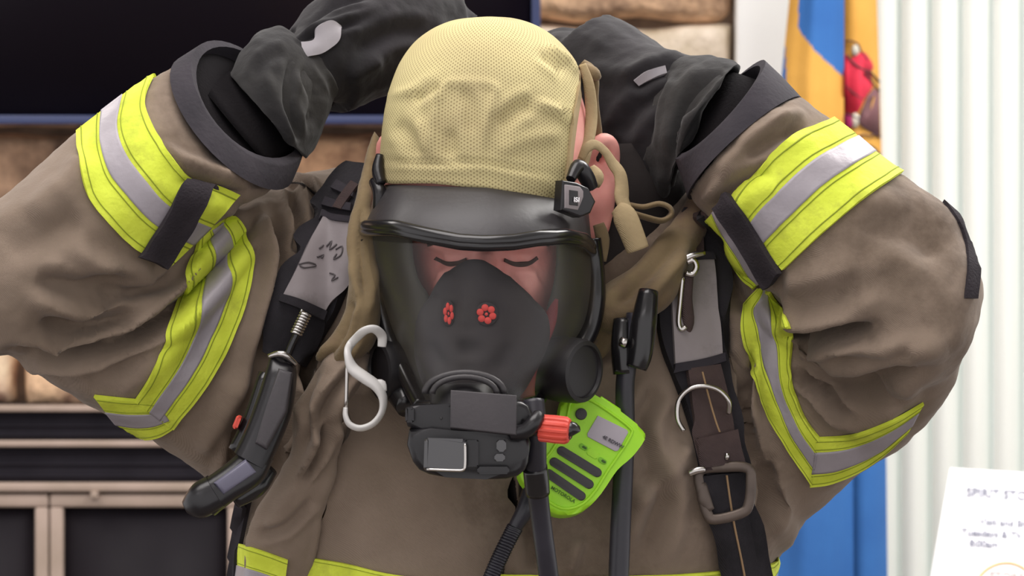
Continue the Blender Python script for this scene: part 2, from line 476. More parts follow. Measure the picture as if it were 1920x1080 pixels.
def decal(bm, A, B, bvh, off=0.002, thick=0.0015, nu=40, nv=8, v0=0.0, v1=1.0, yg=0.0, smooth=0, wob=0.0):
    """a strip of cloth lying on the surface below it: wraps its shape, keeps its own thickness"""
    a = resample(A, nu); b = resample(B, nu)
    G = []; Nn = []
    last = yg
    for i in range(nu + 1):
        row = []; rn = []
        for j in range(nv + 1):
            f = v0 + (v1 - v0) * j / nv
            p = a[i] * (1 - f) + b[i] * f
            loc, n = hit(bvh, p[0], p[1], last)
            last = loc.y
            row.append(loc); rn.append(n)
        G.append(row); Nn.append(rn)
    for _ in range(2):   # even out the normals
        Nn = [[sum((Nn[min(max(i + di, 0), nu)][min(max(j + dj, 0), nv)] for di in (-1, 0, 1) for dj in (-1, 0, 1)), Vector()).normalized()
               for j in range(nv + 1)] for i in range(nu + 1)]
    G0 = [[g.copy() for g in r] for r in G]
    for _ in range(smooth):
        H = [[g.copy() for g in r] for r in G]
        for i in range(nu + 1):
            for j in range(nv + 1):
                nb = [G[min(max(i + di, 0), nu)][min(max(j + dj, 0), nv)] for di, dj in ((-1, 0), (1, 0), (0, -1), (0, 1))]
                av = sum(nb, Vector()) / 4
                # move along the line of sight only, so the strip keeps its outline
                d = (G[i][j] - EYE); k = (av - EYE).dot(d) / d.dot(d)
                H[i][j] = EYE + d * k
                if (H[i][j] - EYE).length > (G0[i][j] - EYE).length: H[i][j] = G0[i][j].copy()
        G = H
    if smooth:
        for _ in range(2):
            H = [[g.copy() for g in r] for r in G]
            for i in range(nu + 1):
                for j in range(nv + 1):
                    nb = [G[min(max(i + di, 0), nu)][min(max(j + dj, 0), nv)] for di, dj in ((-1, 0), (1, 0), (0, -1), (0, 1))]
                    av = sum(nb, Vector()) / 4; d = (G[i][j] - EYE)
                    H[i][j] = EYE + d * ((av - EYE).dot(d) / d.dot(d))
            G = H
    decal.grid = (G, Nn)
    F = [[bm.verts.new(G[i][j] + Nn[i][j] * off) for j in range(nv + 1)] for i in range(nu + 1)]
    K = [[bm.verts.new(G[i][j] + Nn[i][j] * (off - thick)) for j in range(nv + 1)] for i in range(nu + 1)]
    for i in range(nu):
        for j in range(nv):
            bm.faces.new((F[i][j], F[i + 1][j], F[i + 1][j + 1], F[i][j + 1]))
            bm.faces.new((K[i][j], K[i][j + 1], K[i + 1][j + 1], K[i + 1][j]))
    for i in range(nu):
        bm.faces.new((F[i][0], K[i][0], K[i + 1][0], F[i + 1][0]))
        bm.faces.new((F[i][nv], F[i + 1][nv], K[i + 1][nv], K[i][nv]))
    for j in range(nv):
        bm.faces.new((F[0][j], F[0][j + 1], K[0][j + 1], K[0][j]))
        bm.faces.new((F[nu][j], K[nu][j], K[nu][j + 1], F[nu][j + 1]))

def voxel(bm, size, smooth_it=4):
    me = bpy.data.meshes.new('tmp')
    bmesh.ops.recalc_face_normals(bm, faces=bm.faces)
    bm.to_mesh(me); bm.free()
    o = bpy.data.objects.new('tmp', me); COL.objects.link(o)
    r = o.modifiers.new('r', 'REMESH'); r.mode = 'VOXEL'; r.voxel_size = size; r.adaptivity = 0
    s = o.modifiers.new('s', 'SMOOTH'); s.factor = 0.5; s.iterations = smooth_it
    dg = bpy.context.evaluated_depsgraph_get()
    out = bpy.data.meshes.new_from_object(o.evaluated_get(dg))
    bpy.data.objects.remove(o); bpy.data.meshes.remove(me)
    return out

def get_co(me):
    a = np.empty(len(me.vertices) * 3); me.vertices.foreach_get('co', a); return a.reshape(-1, 3)
def get_no(me):
    a = np.empty(len(me.vertices) * 3); me.vertices.foreach_get('normal', a); return a.reshape(-1, 3)
def set_co(me, co):
    me.vertices.foreach_set('co', co.reshape(-1)); me.update()

def sculpt(me, strokes, front=True, noise_amp=0.0, noise_scale=8.0, seed=0.0, gain=1.0):
    """strokes: (polyline, width px, amplitude m[, ridge]) ; negative = crease, with raised lips"""
    co = get_co(me); no = get_no(me)
    d = (co[:, 1] + DIST) / DIST
    px = co[:, 0] / (S * d) + 960; py = 540 - (co[:, 2] - CZ) / (S * d)
    disp = np.zeros(len(co))
    w = np.clip((-no[:, 1] + 0.25) / 0.5, 0, 1) if front else np.ones(len(co))
    for st in strokes:
        pl, wd, amp = st[:3]
        pl = [np.array(p) for p in (catmull(pl, 4) if len(pl) > 2 else [np.array(q, float) for q in pl])]
        best = np.full(len(co), 1e9)
        tt = np.zeros(len(co)); tot = len(pl) - 1
        for i, (a, b) in enumerate(zip(pl, pl[1:])):
            ab = b - a; l2 = ab.dot(ab) + 1e-9
            t = np.clip(((px - a[0]) * ab[0] + (py - a[1]) * ab[1]) / l2, 0, 1)
            dd = np.hypot(px - a[0] - t * ab[0], py - a[1] - t * ab[1])
            m_ = dd < best
            best[m_] = dd[m_]; tt[m_] = (i + t[m_]) / tot
        fade = np.clip(np.minimum(tt, 1 - tt) * 5, 0.15, 1)
        q = best / wd
        prof = np.exp(-q ** 2)
        if amp < 0: prof = prof - 0.45 * np.exp(-((q - 1.9) / 0.8) ** 2)
        disp += amp * gain * prof * fade * w
    if noise_amp:
        for i in range(len(co)):
            v = Vector(co[i]) * noise_scale + Vector((seed, seed, seed))
            disp[i] += noise_amp * (noise.fractal(v, 0.8, 2.1, 3))
    set_co(me, co + no * disp[:, None])

def text_mesh(txt, size, extrude=0.0003):
    cu = bpy.data.curves.new('t', 'FONT'); cu.body = txt; cu.size = size; cu.extrude = extrude
    cu.align_x = 'LEFT'; cu.offset = size * 0.018
    o = bpy.data.objects.new('t', cu); COL.objects.link(o)
    dg = bpy.context.evaluated_depsgraph_get()
    me = bpy.data.meshes.new_from_object(o.evaluated_get(dg))
    bpy.data.objects.remove(o); bpy.data.curves.remove(cu)
    return me

def put_text(name, txt, origin, right, up, size, m, parent, lift=0.0006, sx=1.0):
    me = text_mesh(txt, size)
    r = right.normalized(); u = (up - r * up.dot(r)).normalized(); n = r.cross(u)
    co = get_co(me)
    new = np.array([origin + r * (c[0] * sx) + u * c[1] + n * (c[2] + lift) for c in co])
    set_co(me, new)
    o = link_mesh(name, me, m, parent)
    me.polygons.foreach_set('use_smooth', [False] * len(me.polygons))
    return o

# ================================================================== THE ROOM
WY = 2.2                                   # face of the back wall
def wx(px, y=WY): return P(px, 0, y).x
def wz(py, y=WY): return P(0, py, y).z

bm = bmesh.new(); box(bm, -2.9, 3.6, -3.6, 2.5, -0.1, 0.0)
tag(build('floor', bm, M['floor']), kind='structure')
bm = bmesh.new(); box(bm, -2.9, 3.6, -3.6, 2.5, 2.9, 3.0)
tag(build('ceiling', bm, M['ceiling']), kind='structure')

# stone wall: irregular laid blocks over a mortar bed, one mesh
bm = bmesh.new()
x_end = wx(1378)
box(bm, -2.9, x_end, WY + 0.03, WY + 0.2, 0, 2.9)
nb = len(bm.faces)
rnd = random.Random(11)
z = 0.0
def stone(bm, x0, x1, z0, z1, y, rnd):
    nx = max(4, int((x1 - x0) / 0.012)); nz = max(4, int((z1 - z0) / 0.012))
    nx = min(nx, 26); nz = min(nz, 18)
    off = Vector((rnd.random() * 50, rnd.random() * 50, 0))
    g = []
    for i in range(nx + 1):
        row = []
        for j in range(nz + 1):
            u = i / nx; v = j / nz
            x = x0 + (x1 - x0) * u; zz = z0 + (z1 - z0) * v
            e = min(u, 1 - u) * (x1 - x0); f = min(v, 1 - v) * (z1 - z0)
            k = min(1, min(e, f) / 0.016); k = math.sqrt(max(0, 1 - (1 - k) ** 2))
            q = Vector((x, zz, 0)) + off
            h = 0.045 * k + k * 0.022 * noise.fractal(q * 7, 0.8, 2.0, 5)
            jx = 0.008 * noise.noise(q * 12); jz = 0.008 * noise.noise(q * 12 + Vector((9, 9, 9)))
            row.append(bm.verts.new((x + jx, y - h, zz + jz)))
        g.append(row)
    for i in range(nx):
        for j in range(nz):
            f = bm.faces.new((g[i][j], g[i + 1][j], g[i + 1][j + 1], g[i][j + 1])); f.material_index = 1
while z < 2.86:
    h = rnd.uniform(0.09, 0.17); h = min(h, 2.9 - z)
    x = -2.7 + rnd.uniform(-0.15, 0)
    while x < x_end - 0.01:
        wdt = rnd.uniform(0.16, 0.42); x1 = min(x + wdt, x_end)
        if x_end - x1 < 0.08: x1 = x_end
        if z + h > 0.9 and z < 2.2:
            stone(bm, x + 0.004, x1 - 0.004, z + 0.004, z + h - 0.004, WY + 0.035, rnd)
        x = x1
    z += h
wall = build('wall_back', bm, [M['mortar'], M['stone']])
tag(wall, kind='structure')

# painted trim, window opening and wall around it on the right
xw0 = wx(1640); xw1 = 3.0
bm = bmesh.new(); box(bm, x_end + 0.001, xw0, WY - 0.02, WY + 0.2, 0, 2.9, 0.004)
tag(build('trim_1', bm, M['paint']), kind='structure')
bm = bmesh.new()
box(bm, xw0 + .001, xw1, WY + 0.0, WY + 0.2, 2.45, 2.9); box(bm, xw1, 3.6, WY, WY + 0.2, 0, 2.9)
box(bm, xw0 + .001, xw1, WY, WY + 0.2, 0, 0.35)
tag(build('wall_right', bm, M['paint']), kind='structure')
wf = bpy.data.objects.new('window_1', None)
bm = bmesh.new()
for a, b_ in ((xw0, xw0 + .05), (xw0 + 1.1, xw0 + 1.15), (xw1 - .05, xw1)):
    box(bm, a, b_, WY + 0.08, WY + 0.13, 0.36, 2.44, 0.003)
box(bm, xw0, xw1, WY + 0.08, WY + 0.13, 0.355, 0.40, 0.003); box(bm, xw0, xw1, WY + 0.08, WY + 0.13, 2.40, 2.445, 0.003)
wfr = build('window_1', bm, M['paint']); tag(wfr, kind='structure')
bpy.data.objects.remove(wf)
bm = bmesh.new(); box(bm, xw0 + .03, xw1 - .03, WY + 0.10, WY + 0.106, 0.38, 2.42)
build('window_pane', bm, M['pane'], wfr)

for (x, y) in ((-0.3, -0.5), (1.1, 0.8), (-0.6, -2.6), (-1.5, 1.1)):  # panels by the blinds and the television are added with their lamps
    r_ = empty('ceiling_light', (x, y, 2.9), None, None)
    r_['label'] = {-0.5: 'square ceiling light panel above the firefighter', 0.8: 'added square ceiling light panel that brightens the trim and blinds', -2.6: 'square ceiling light panel in front of the firefighter', 1.1: 'added square ceiling light panel that brightens the stone wall by the television'}[y]
    r_['category'] = 'ceiling light'; r_['group'] = 'ceiling light panels'
    bm = bmesh.new()
    for q in ((x - .63, x - .6, y - .63, y + .63), (x + .6, x + .63, y - .63, y + .63), (x - .6, x + .6, y - .63, y - .6), (x - .6, x + .6, y + .6, y + .63)):
        box(bm, q[0], q[1], q[2], q[3], 2.85, 2.9)
    build('frame', bm, M['paint'], r_)
    bm = bmesh.new(); box(bm, x - .6, x + .6, y - .6, y + .6, 2.87, 2.9)
    build('diffuser', bm, M['paper'], r_)

# ---- television
tv = empty('television', P(200, 235, WY - 0.07), 'large black flat television mounted on the stone wall', 'television')
tx0, tx1, tz0 = wx(-560, 2.1), wx(1012, 2.1), wz(232, 2.1)
tz1 = tz0 + 0.72
bm = bmesh.new(); box(bm, tx0, tx1, 2.1, 2.13, tz0, tz1, 0.006); box(bm, tx0 + .3, tx1 - .3, 2.125, 2.15, tz0 + .2, tz1 - .2, 0.002)
build('housing', bm, M['louver'], tv)
bm = bmesh.new()
bz = 0.0115
box(bm, tx0 - .001, tx1 + .001, 2.088, 2.104, tz0 - .001, tz0 + bz, 0.002)
box(bm, tx0 - .001, tx1 + .001, 2.088, 2.104, tz1 - bz, tz1 + .001, 0.002)
box(bm, tx0 - .001, tx0 + bz, 2.088, 2.104, tz0 + bz, tz1 - bz, 0.002)
box(bm, tx1 - bz, tx1 + .001, 2.088, 2.104, tz0 + bz, tz1 - bz, 0.002)
build('bezel', bm, M['tv_bezel'], tv)
bm = bmesh.new(); box(bm, tx0 + bz, tx1 - bz, 2.094, 2.1, tz0 + bz, tz1 - bz)
build('screen', bm, M['tv_screen'], tv)

# ---- fireplace insert
fy = 2.06
def fz(py): return wz(py, fy)
def fx_(px): return wx(px, fy)
fp = empty('fireplace', (fx_(100), fy, 0), 'black fireplace insert with bronze bars and glass doors set in the stone wall', 'fireplace')
X0, X1 = fx_(-420), fx_(700)
bm = bmesh.new(); box(bm, X0, X1, fy + 0.03, WY + 0.032, 0.0, fz(762)); build('firebox', bm, M['louver'], fp)
bm = bmesh.new(); box(bm, X0, X1, fy - 0.004, fy + 0.03, fz(772), fz(760), 0.002); build('top_trim', bm, M['bronze'], fp)
for a, b_ in ((826, 772), (905, 838)):
    bm = bmesh.new()
    box(bm, X0, X1, fy + 0.012, fy + 0.03, fz(a), fz(b_), 0.002)
    n_ = 3
    for k in range(n_):
        zz = fz(a) + (fz(b_) - fz(a)) * (k + 0.5) / n_
        box(bm, X0 + .01, X1 - .01, fy + 0.009, fy + 0.014, zz - 0.0015, zz + 0.0015)
    build('louver', bm, M['louver'], fp)
bm = bmesh.new(); box(bm, X0, X1, fy - 0.004, fy + 0.03, fz(838), fz(826), 0.002); build('middle_bar', bm, M['bronze'], fp)
bm = bmesh.new(); box(bm, X0, X1, fy - 0.01, fy + 0.03, fz(922), fz(905), 0.003)
box(bm, fx_(172), fx_(186), fy - 0.018, fy + 0.03, fz(934), fz(920), 0.002)
build('door_rail', bm, M['bronze'], fp)
zb = fz(1500)
for (a, b_) in ((-330, 91), (94, 452)):
    bm = bmesh.new()
    z1_ = fz(926); fw = 25 * S * 1.69
    box(bm, fx_(a), fx_(b_), fy - 0.004, fy + 0.024, z1_ - fw, z1_, 0.003)
    box(bm, fx_(a), fx_(b_), fy - 0.004, fy + 0.024, zb, zb + fw, 0.003)
    box(bm, fx_(a), fx_(a) + fw, fy - 0.004, fy + 0.024, zb + fw, z1_ - fw, 0.003)
    box(bm, fx_(b_) - fw, fx_(b_), fy - 0.004, fy + 0.024, zb + fw, z1_ - fw, 0.003)
    d_ = build('door', bm, M['bronze'], fp)
    bm = bmesh.new(); box(bm, fx_(a) + fw, fx_(b_) - fw, fy + 0.008, fy + 0.014, zb + fw, z1_ - fw)
    build('glass', bm, M['fire_glass'], d_)
bm = bmesh.new(); box(bm, fx_(452), X1, fy - .002, fy + 0.03, zb, fz(926), 0.003); build('side_panel', bm, M['louver'], fp)

# ---- vertical blinds
by_ = 2.06
vb = empty('vertical_blind', (wx(1800, by_), by_, 2.5), 'white vertical blind with closed curved vanes at the window', 'blind')
bm = bmesh.new(); box(bm, wx(1640, by_), 2.7, by_ - .03, by_ + .04, 2.48, 2.53, 0.004); build('headrail', bm, M['paint'], vb)
pitch = 57.3
for k in range(-1, 26):
    cx = 1719 + pitch * k
    if k < 0: cx = 1662
    bm = bmesh.new()
    wd = 74 * S * (by_ + DIST) / DIST
    xc = wx(cx, by_); ang = math.radians(32)
    f = []; b2 = []
    n_ = 10
    for j in range(n_ + 1):
        u = (j / n_ - 0.5) * wd * 0.98
        s_ = 0.022 * (1 - (2 * j / n_ - 1) ** 2)
        x = xc + u * math.cos(ang) - (-s_) * math.sin(ang) * 0
        y = by_ + u * math.sin(ang) - s_
        f.append((x, y)); b2.append((x, y + 0.0012))
    for lst, fl in ((f, 0), (b2, 1)):
        lo = [bm.verts.new((x, y, 0.12)) for x, y in lst]; hi = [bm.verts.new((x, y, 2.48)) for x, y in lst]
        for j in range(n_):
            q = (lo[j], lo[j + 1], hi[j + 1], hi[j])
            bm.faces.new(q if not fl else tuple(reversed(q)))
    build('vane', bm, M['vane'], vb)

# ---- flag
FY = 1.93
flag = empty('state_flag', P(1560, 1000, FY) * 1, 'blue and gold flag with stitched figure emblem hanging by the white blinds', 'flag')
flag.location.z = 0
def inside(p, poly):
    x, y = p; c = False; n = len(poly)
    for i in range(n):
        x0, y0 = poly[i]; x1, y1 = poly[(i + 1) % n]
        if (y0 > y) != (y1 > y) and x < (x1 - x0) * (y - y0) / (y1 - y0) + x0: c = not c
    return c
def cloth(bm, L, R, y0, y1, dep, nx, py0=-300, py1=1900, step=5, regions=(), thick=0.002):
    ny = int((py1 - py0) / step)
    g = []; gb = []
    for j in range(ny + 1):
        py = py0 + (py1 - py0) * j / ny
        l = np.interp(py, [q[1] for q in L], [q[0] for q in L]); r = np.interp(py, [q[1] for q in R], [q[0] for q in R])
        row = []; rb = []
        for i in range(nx + 1):
            u = i / nx
            px = l + (r - l) * u
            y = y0 + (y1 - y0) * u - dep(u, py)
            row.append((px, py, bm.verts.new(P(px, py, y)))); rb.append(bm.verts.new(P(px, py, y) + Vector((0, thick, 0))))
        g.append(row); gb.append(rb)
    for j in range(ny):
        for i in range(nx):
            a, b, c, d = g[j][i], g[j][i + 1], g[j + 1][i + 1], g[j + 1][i]
            ctr = ((a[0] + b[0] + c[0] + d[0]) / 4, (a[1] + c[1]) / 2)
            mi = 0
            for poly, k in regions:
                if inside(ctr, poly): mi = k
            f = bm.faces.new((a[2], b[2], c[2], d[2])); f.material_index = mi
            f = bm.faces.new((gb[j][i], gb[j + 1][i], gb[j + 1][i + 1], gb[j][i + 1])); f.material_index = mi
bm = bmesh.new()
# near pleat: gold with a blue field entering from the top, blue again towards the foot
cloth(bm, [(1496, -300), (1480, 0), (1466, 140), (1470, 400), (1460, 900), (1440, 1900)],
      [(1585, -300), (1583, 0), (1581, 400), (1600, 900), (1604, 1900)], FY, FY - 0.01,
      lambda u, py: 0.028 * math.sin(PI * min(1, u * 1.02)) + 0.0018 * math.sin(u * 17 + py * 0.002), 46, step=4,
      regions=[([(1497, -300), (1600, -300), (1600, 150), (1583, 146), (1566, 130), (1530, 97), (1513, 76), (1497, 55)], 1),
               ([(1400, 560), (1700, 700), (1700, 1950), (1400, 1950)], 1),
               ([(1440, 60), (1472, 60), (1474, 150), (1474, 400), (1440, 400)], 1)])
# far pleat: gold above, blue below
cloth(bm, [(1580, -300), (1580, 0), (1580, 400), (1594, 900), (1600, 1900)],
      [(1640, -300), (1644, 0), (1650, 180), (1654, 330), (1660, 700), (1664, 1080), (1668, 1900)], FY + 0.012, FY + 0.03,
      lambda u, py: 0.02 * math.sin(PI * u) + 0.001 * math.sin(u * 9), 22, step=4,
      regions=[([(1500, 560), (1700, 500), (1700, 1950), (1500, 1950)], 1)])
fl = build('flag_cloth', bm, [M['flag_y'], M['flag_b']], flag)
fbvh = bvh_of([fl])
def emblem(name, poly, m, off=0.0015, sm=True):
    bm = bmesh.new()
    pts = smooth_poly(poly, 3) if sm else poly
    front = []
    for q in pts:
        loc, n = hit(fbvh, q[0], q[1], FY)
        front.append(loc + Vector((0, -off - 0.0022, 0)))
    a = [bm.verts.new(p) for p in front]; b = [bm.verts.new(p + Vector((0, 0.0012 + off, 0))) for p in front]
    f = bm.faces.new(a); bm.faces.new(list(reversed(b)))
    for k in range(len(a)):
        bm.faces.new((a[k], b[k], b[(k + 1) % len(a)], a[(k + 1) % len(a)]))
    bmesh.ops.triangulate(bm, faces=[q for q in bm.faces if len(q.verts) > 4])
    return build(name, bm, m, fl)
def qz(l): return [(1380 + x / 3.374, y / 3.374) for x, y in l]
emblem('emblem_trousers', qz([(905, 575), (870, 560), (830, 610), (800, 690), (775, 740), (790, 790), (830, 820), (912, 868)]), M['flag_brown'], 0.0015, False)
emblem('emblem_coat', qz([(684, 365), (720, 370), (760, 350), (790, 330), (820, 340), (865, 410), (855, 450), (815, 462), (800, 480), (862, 545), (815, 620), (770, 710), (720, 715), (684, 690)]), M['flag_red'], 0.003)
emblem('emblem_boot', qz([(684, 720), (720, 722), (735, 745), (735, 800), (700, 812), (684, 808)]), M['flag_purple'], 0.003)
emblem('emblem_hand', qz([(735, 298), (760, 285), (778, 310), (770, 345), (740, 350)]), M['flag_grey'], 0.003)
emblem('emblem_sock', qz([(735, 725), (765, 720), (785, 760), (760, 805), (738, 800)]), M['flag_grey'], 0.003)
emblem('emblem_base', qz([(820, 960), (850, 930), (885, 960), (908, 1000), (908, 1080), (850, 1060)]), M['flag_grey'], 0.002)
bm = bmesh.new()
for pl, r_ in (([(690, 262), (730, 262), (770, 282), (792, 330), (830, 380)], .0013), ([(700, 350), (740, 400), (800, 440), (850, 460), (905, 520)], .0014),
           ([(690, 540), (740, 590), (800, 630)], .001), ([(815, 462), (860, 520), (905, 575)], .0014), ([(800, 690), (780, 760), (800, 800), (912, 868)], .0012), ([(735, 850), (780, 870), (800, 850), (850, 860), (880, 850), (908, 870)], .0013),
           ([(740, 880), (790, 860), (760, 930), (800, 965), (830, 920), (880, 945), (912, 990)], .0013), ([(695, 720), (740, 735), (785, 760)], .001)):
    pts = []
    for q in qz(pl):
        loc, n = hit(fbvh, q[0], q[1], FY); pts.append(loc + Vector((0, -0.005, 0)))
    tube(bm, pts, r_, 6, 3)
build('emblem_outline', bm, M['flag_line'], fl)
bm = bmesh.new()
px_ = wx(1560, FY + 0.045)
tube(bm, [Vector((px_, FY + 0.06, 0.03)), Vector((px_, FY + 0.06, 1.2)), Vector((px_, FY + 0.06, 2.45))], 0.012, 12, 1)
build('pole', bm, M['wood'], flag)
bm = bmesh.new(); bmesh.ops.create_cone(bm, cap_ends=True, segments=32, radius1=0.12, radius2=0.03, depth=0.06, matrix=Matrix.Translation((px_, FY + .06, 0.03)))
build('base', bm, M['brass'], flag)

# ---- table with the paper sign
SY = 1.35
def sp(px, py): return P(px, py, SY)
tz = 0.98
tb = empty('display_table', (sp(1900, 0).x, SY + 0.1, 0), 'small oak table below the white paper sign', 'table')
xc = sp(1890, 0).x
bm = bmesh.new(); box(bm, xc - .3, xc + .5, SY - .15, SY + .35, tz - .03, tz, 0.004); build('table_top', bm, M['wood'], tb)
for sx in (xc - .27, xc + .44):
    for sy_ in (SY - .12, SY + .29):
        bm = bmesh.new(); box(bm, sx - .02, sx + .02, sy_ - .02, sy_ + .02, 0, tz - .03, 0.003); build('leg', bm, M['wood'], tb)
sg = empty('paper_sign', (xc, SY, tz), 'white printed sign standing in front of the blinds at lower right', 'sign')
TL = P(1782, 877, SY + 0.06); TR = P(2062, 895, SY + 0.06)
down = (P(1745, 1080, SY + 0.02) - TL).normalized()
k = (TL.z - tz) / (-down.z)
BL = TL + down * k; kr = (TR.z - tz) / (-down.z); BR = TR + down * kr
bm = bmesh.new()
nrm = (TR - TL).cross(down).normalized()
if nrm.y > 0: nrm = -nrm
a = [bm.verts.new(v) for v in (TL, TR, BR, BL)]; b_ = [bm.verts.new(v - nrm * 0.004) for v in (TL, TR, BR, BL)]
bm.faces.new(a); bm.faces.new(list(reversed(b_)))
for q in range(4): bm.faces.new((a[q], b_[q], b_[(q + 1) % 4], a[(q + 1) % 4]))
pan = build('panel', bm, M['paper'], sg)
bm = bmesh.new()
mB = (TL + TR) / 2 + down * 0.1 * 1 - nrm * 0.005
tube(bm, [mB, Vector((mB.x, SY + 0.16, tz + 0.004))], 0.004, 8, 1)
build('back_strut', bm, M['plastic'], sg)
rt = (TR - TL).normalized(); upv = -down
def sgn(px, py):
    # a spot on the sign's face
    d = (P(px, py, 0) - EYE).normalized()
    t = (TL - EYE).dot(nrm) / d.dot(nrm)
    return EYE + d * t
for txt, (px, py), sz in (('SPIRIT STORE', (1811, 930), 24), ('Visit and Shop', (1836, 983), 19), ('Tuesdays & Th', (1802, 1003), 19), ('8:00am -', (1817, 1024), 19)):
    put_text('lettering', txt, sgn(px, py), -(-rt), upv, sz * S * 1.45, M['ink_faint'], sg, lift=0.0008)
bm = bmesh.new()
ctr = sgn(1882, 1106); pts = []
for q in range(24):
    t = 2 * PI * q / 24
    pts.append(ctr + rt * (math.cos(t) * 0.035) + upv * (math.sin(t) * 0.034) + nrm * 0.0005)
tube(bm, pts, 0.0014, 6, 2, closed=True)
build('printed_ring', bm, M['ink_orange'], sg)
put_text('lettering', 'STORE', sgn(1855, 1086), rt, upv, 0.014, M['ink_faint2'], sg, lift=0.0008)

# ================================================================== THE FIREFIGHTER
man = empty('person', P(940, 1000, 0.12) * 1, 'firefighter in brown turnout coat and breathing mask, both arms raised behind the head', 'person')
man.location.z = 0

# ---- body: one skin, head bowed, arms up, hands behind the head
bm = bmesh.new()
loft(bm, [(905, 52, 925, 52, .0, .004), (865, 60, 970, 60, .0, .028), (812, 88, 1024, 88, .0, .060), (774, 124, 1062, 124, 0, .076),
          (745, 190, 1094, 190, 0, .088), (732, 260, 1104, 260, 0, .094), (730, 340, 1106, 340, 0, .096), (732, 410, 1102, 410, -.004, .098),
          (748, 480, 1090, 480, -.008, .094), (766, 550, 1072, 550, -.01, .09), (790, 620, 1046, 620, -.006, .086),
          (828, 680, 1000, 680, .002, .08), (868, 722, 964, 722, .008, .066), (895, 738, 940, 738, .01, .03)], 36, 5)
loft(bm, [(830, 480, 1040, 480, .05, .05), (820, 600, 1050, 600, .07, .06), (810, 720, 1060, 720, .1, .07), (780, 800, 1090, 800, .12, .07)], 24, 4)
loft(bm, [(760, 420, 1110, 420, .12, .03), (650, 460, 1230, 460, .13, .06), (570, 540, 1330, 540, .13, .09), (540, 700, 1380, 700, .13, .105),
          (520, 900, 1400, 900, .13, .105), (520, 1100, 1390, 1100, .13, .10), (520, 1400, 1380, 1400, .13, .10)], 32, 4)
# arms: shoulder, elbow, wrist
def P3(l): return [P(*q) for q in l]
tube(bm, P3([(640, 520, .13), (400, 590, .10), (180, 570, .05), (40, 530, .0), (130, 420, .0), (300, 310, .01), (480, 200, .03), (600, 130, .07)]),
     [.06, .045, .042, .038, .04, .036, .028, .026], 20, 5)
tube(bm, P3([(1260, 560, .13), (1440, 690, .11), (1590, 690, .06), (1700, 590, .0), (1640, 480, -.01), (1520, 370, .0), (1390, 270, .03), (1250, 220, .08)]),
     [.055, .045, .042, .038, .04, .036, .028, .026], 20, 5)
# hands with fingers (inside the gloves)
def hand_chains(left):
    if left:
        palm = [(600, 130, .07), (680, 80, .10), (760, 50, .13)]
        f = [[(740, 20, .13), (810, 0, .15), (860, 20, .16)], [(760, 40, .135), (835, 30, .16), (885, 50, .165)],
             [(760, 65, .14), (840, 66, .165), (890, 84, .165)], [(750, 90, .145), (815, 100, .165), (860, 120, .165)]]
        th = [(660, 110, .09), (715, 140, .13), (770, 150, .145)]
    else:
        palm = [(1240, 215, .08), (1170, 170, .11), (1100, 130, .14)]
        f = [[(1110, 90, .14), (1050, 80, .16), (1000, 95, .17)], [(1095, 115, .145), (1030, 112, .165), (975, 125, .175)],
             [(1100, 145, .15), (1035, 146, .17), (990, 160, .175)], [(1110, 175, .15), (1055, 182, .17), (1010, 195, .175)]]
        th = [(1200, 220, .10), (1150, 240, .135), (1095, 235, .15)]
    return palm, f, th
def hand(bm, left, g=1.0):
    palm, f, th = hand_chains(left)
    tube(bm, P3(palm), [.030 * g, .036 * g, .036 * g], 16, 4)
    for c in f:
        tube(bm, P3(c), [.0105 * g, .0095 * g, .008 * g], 12, 4)
    tube(bm, P3(th), [.014 * g, .012 * g, .010 * g], 12, 4)
hand(bm, True); hand(bm, False)
# nose, lips
tube(bm, P3([(912, 480, -.102), (913, 520, -.112), (914, 560, -.122), (914, 585, -.124)]), [.007, .009, .012, .010], 12, 3)
tube(bm, P3([(890, 632, -.094), (914, 627, -.101), (938, 632, -.094)]), [.004, .007, .004], 10, 3)
tube(bm, P3([(892, 645, -.092), (914, 648, -.098), (936, 645, -.092)]), [.004, .008, .004], 10, 3)
# ears: helix, bowl and lobe
def ear(bm, sgn_, cx, k=1.0):
    def q(dx, py, y): return P(cx + sgn_ * dx * k, py, y)
    tube(bm, [q(-4, 300, .0), q(8, 274, .0), q(24, 264, .004), q(36, 276, .01), q(38, 310, .014), q(34, 350, .012), q(26, 392, .006), q(14, 430, .0), q(2, 452, -.004), q(-10, 440, -.004)],
         [.005, .006, .007, .008, .0075, .007, .008, .009, .008, .005], 12, 4)
    tube(bm, [q(4, 310, .004), q(14, 345, .008), q(12, 385, .004), q(2, 430, 0)], [.008, .012, .013, .009], 12, 4)
    tube(bm, [q(-12, 380, -.006), q(-2, 372, -.004), q(4, 390, -.006), q(-4, 402, -.006)], [.005, .006, .006, .004], 10, 3)
ear(bm, 1, 1108); ear(bm, -1, 742, .55)
me = voxel(bm, 0.0026, 3)
sculpt(me, [([(800, 462), (845, 452), (890, 466)], 12, .006), ([(942, 466), (985, 454), (1030, 466)], 12, .006),
            ([(815, 488), (870, 486)], 12, -.006), ([(955, 486), (1010, 488)], 12, -.006),
            ([(825, 482), (845, 488), (868, 483)], 8, .005), ([(955, 483), (982, 490), (1005, 483)], 8, .005),
            ([(815, 520), (850, 545)], 24, .004), ([(1012, 520), (975, 545)], 24, .004)])
body = link_mesh('body', me, M['skin'], man)
bbvh = bvh_of([body])
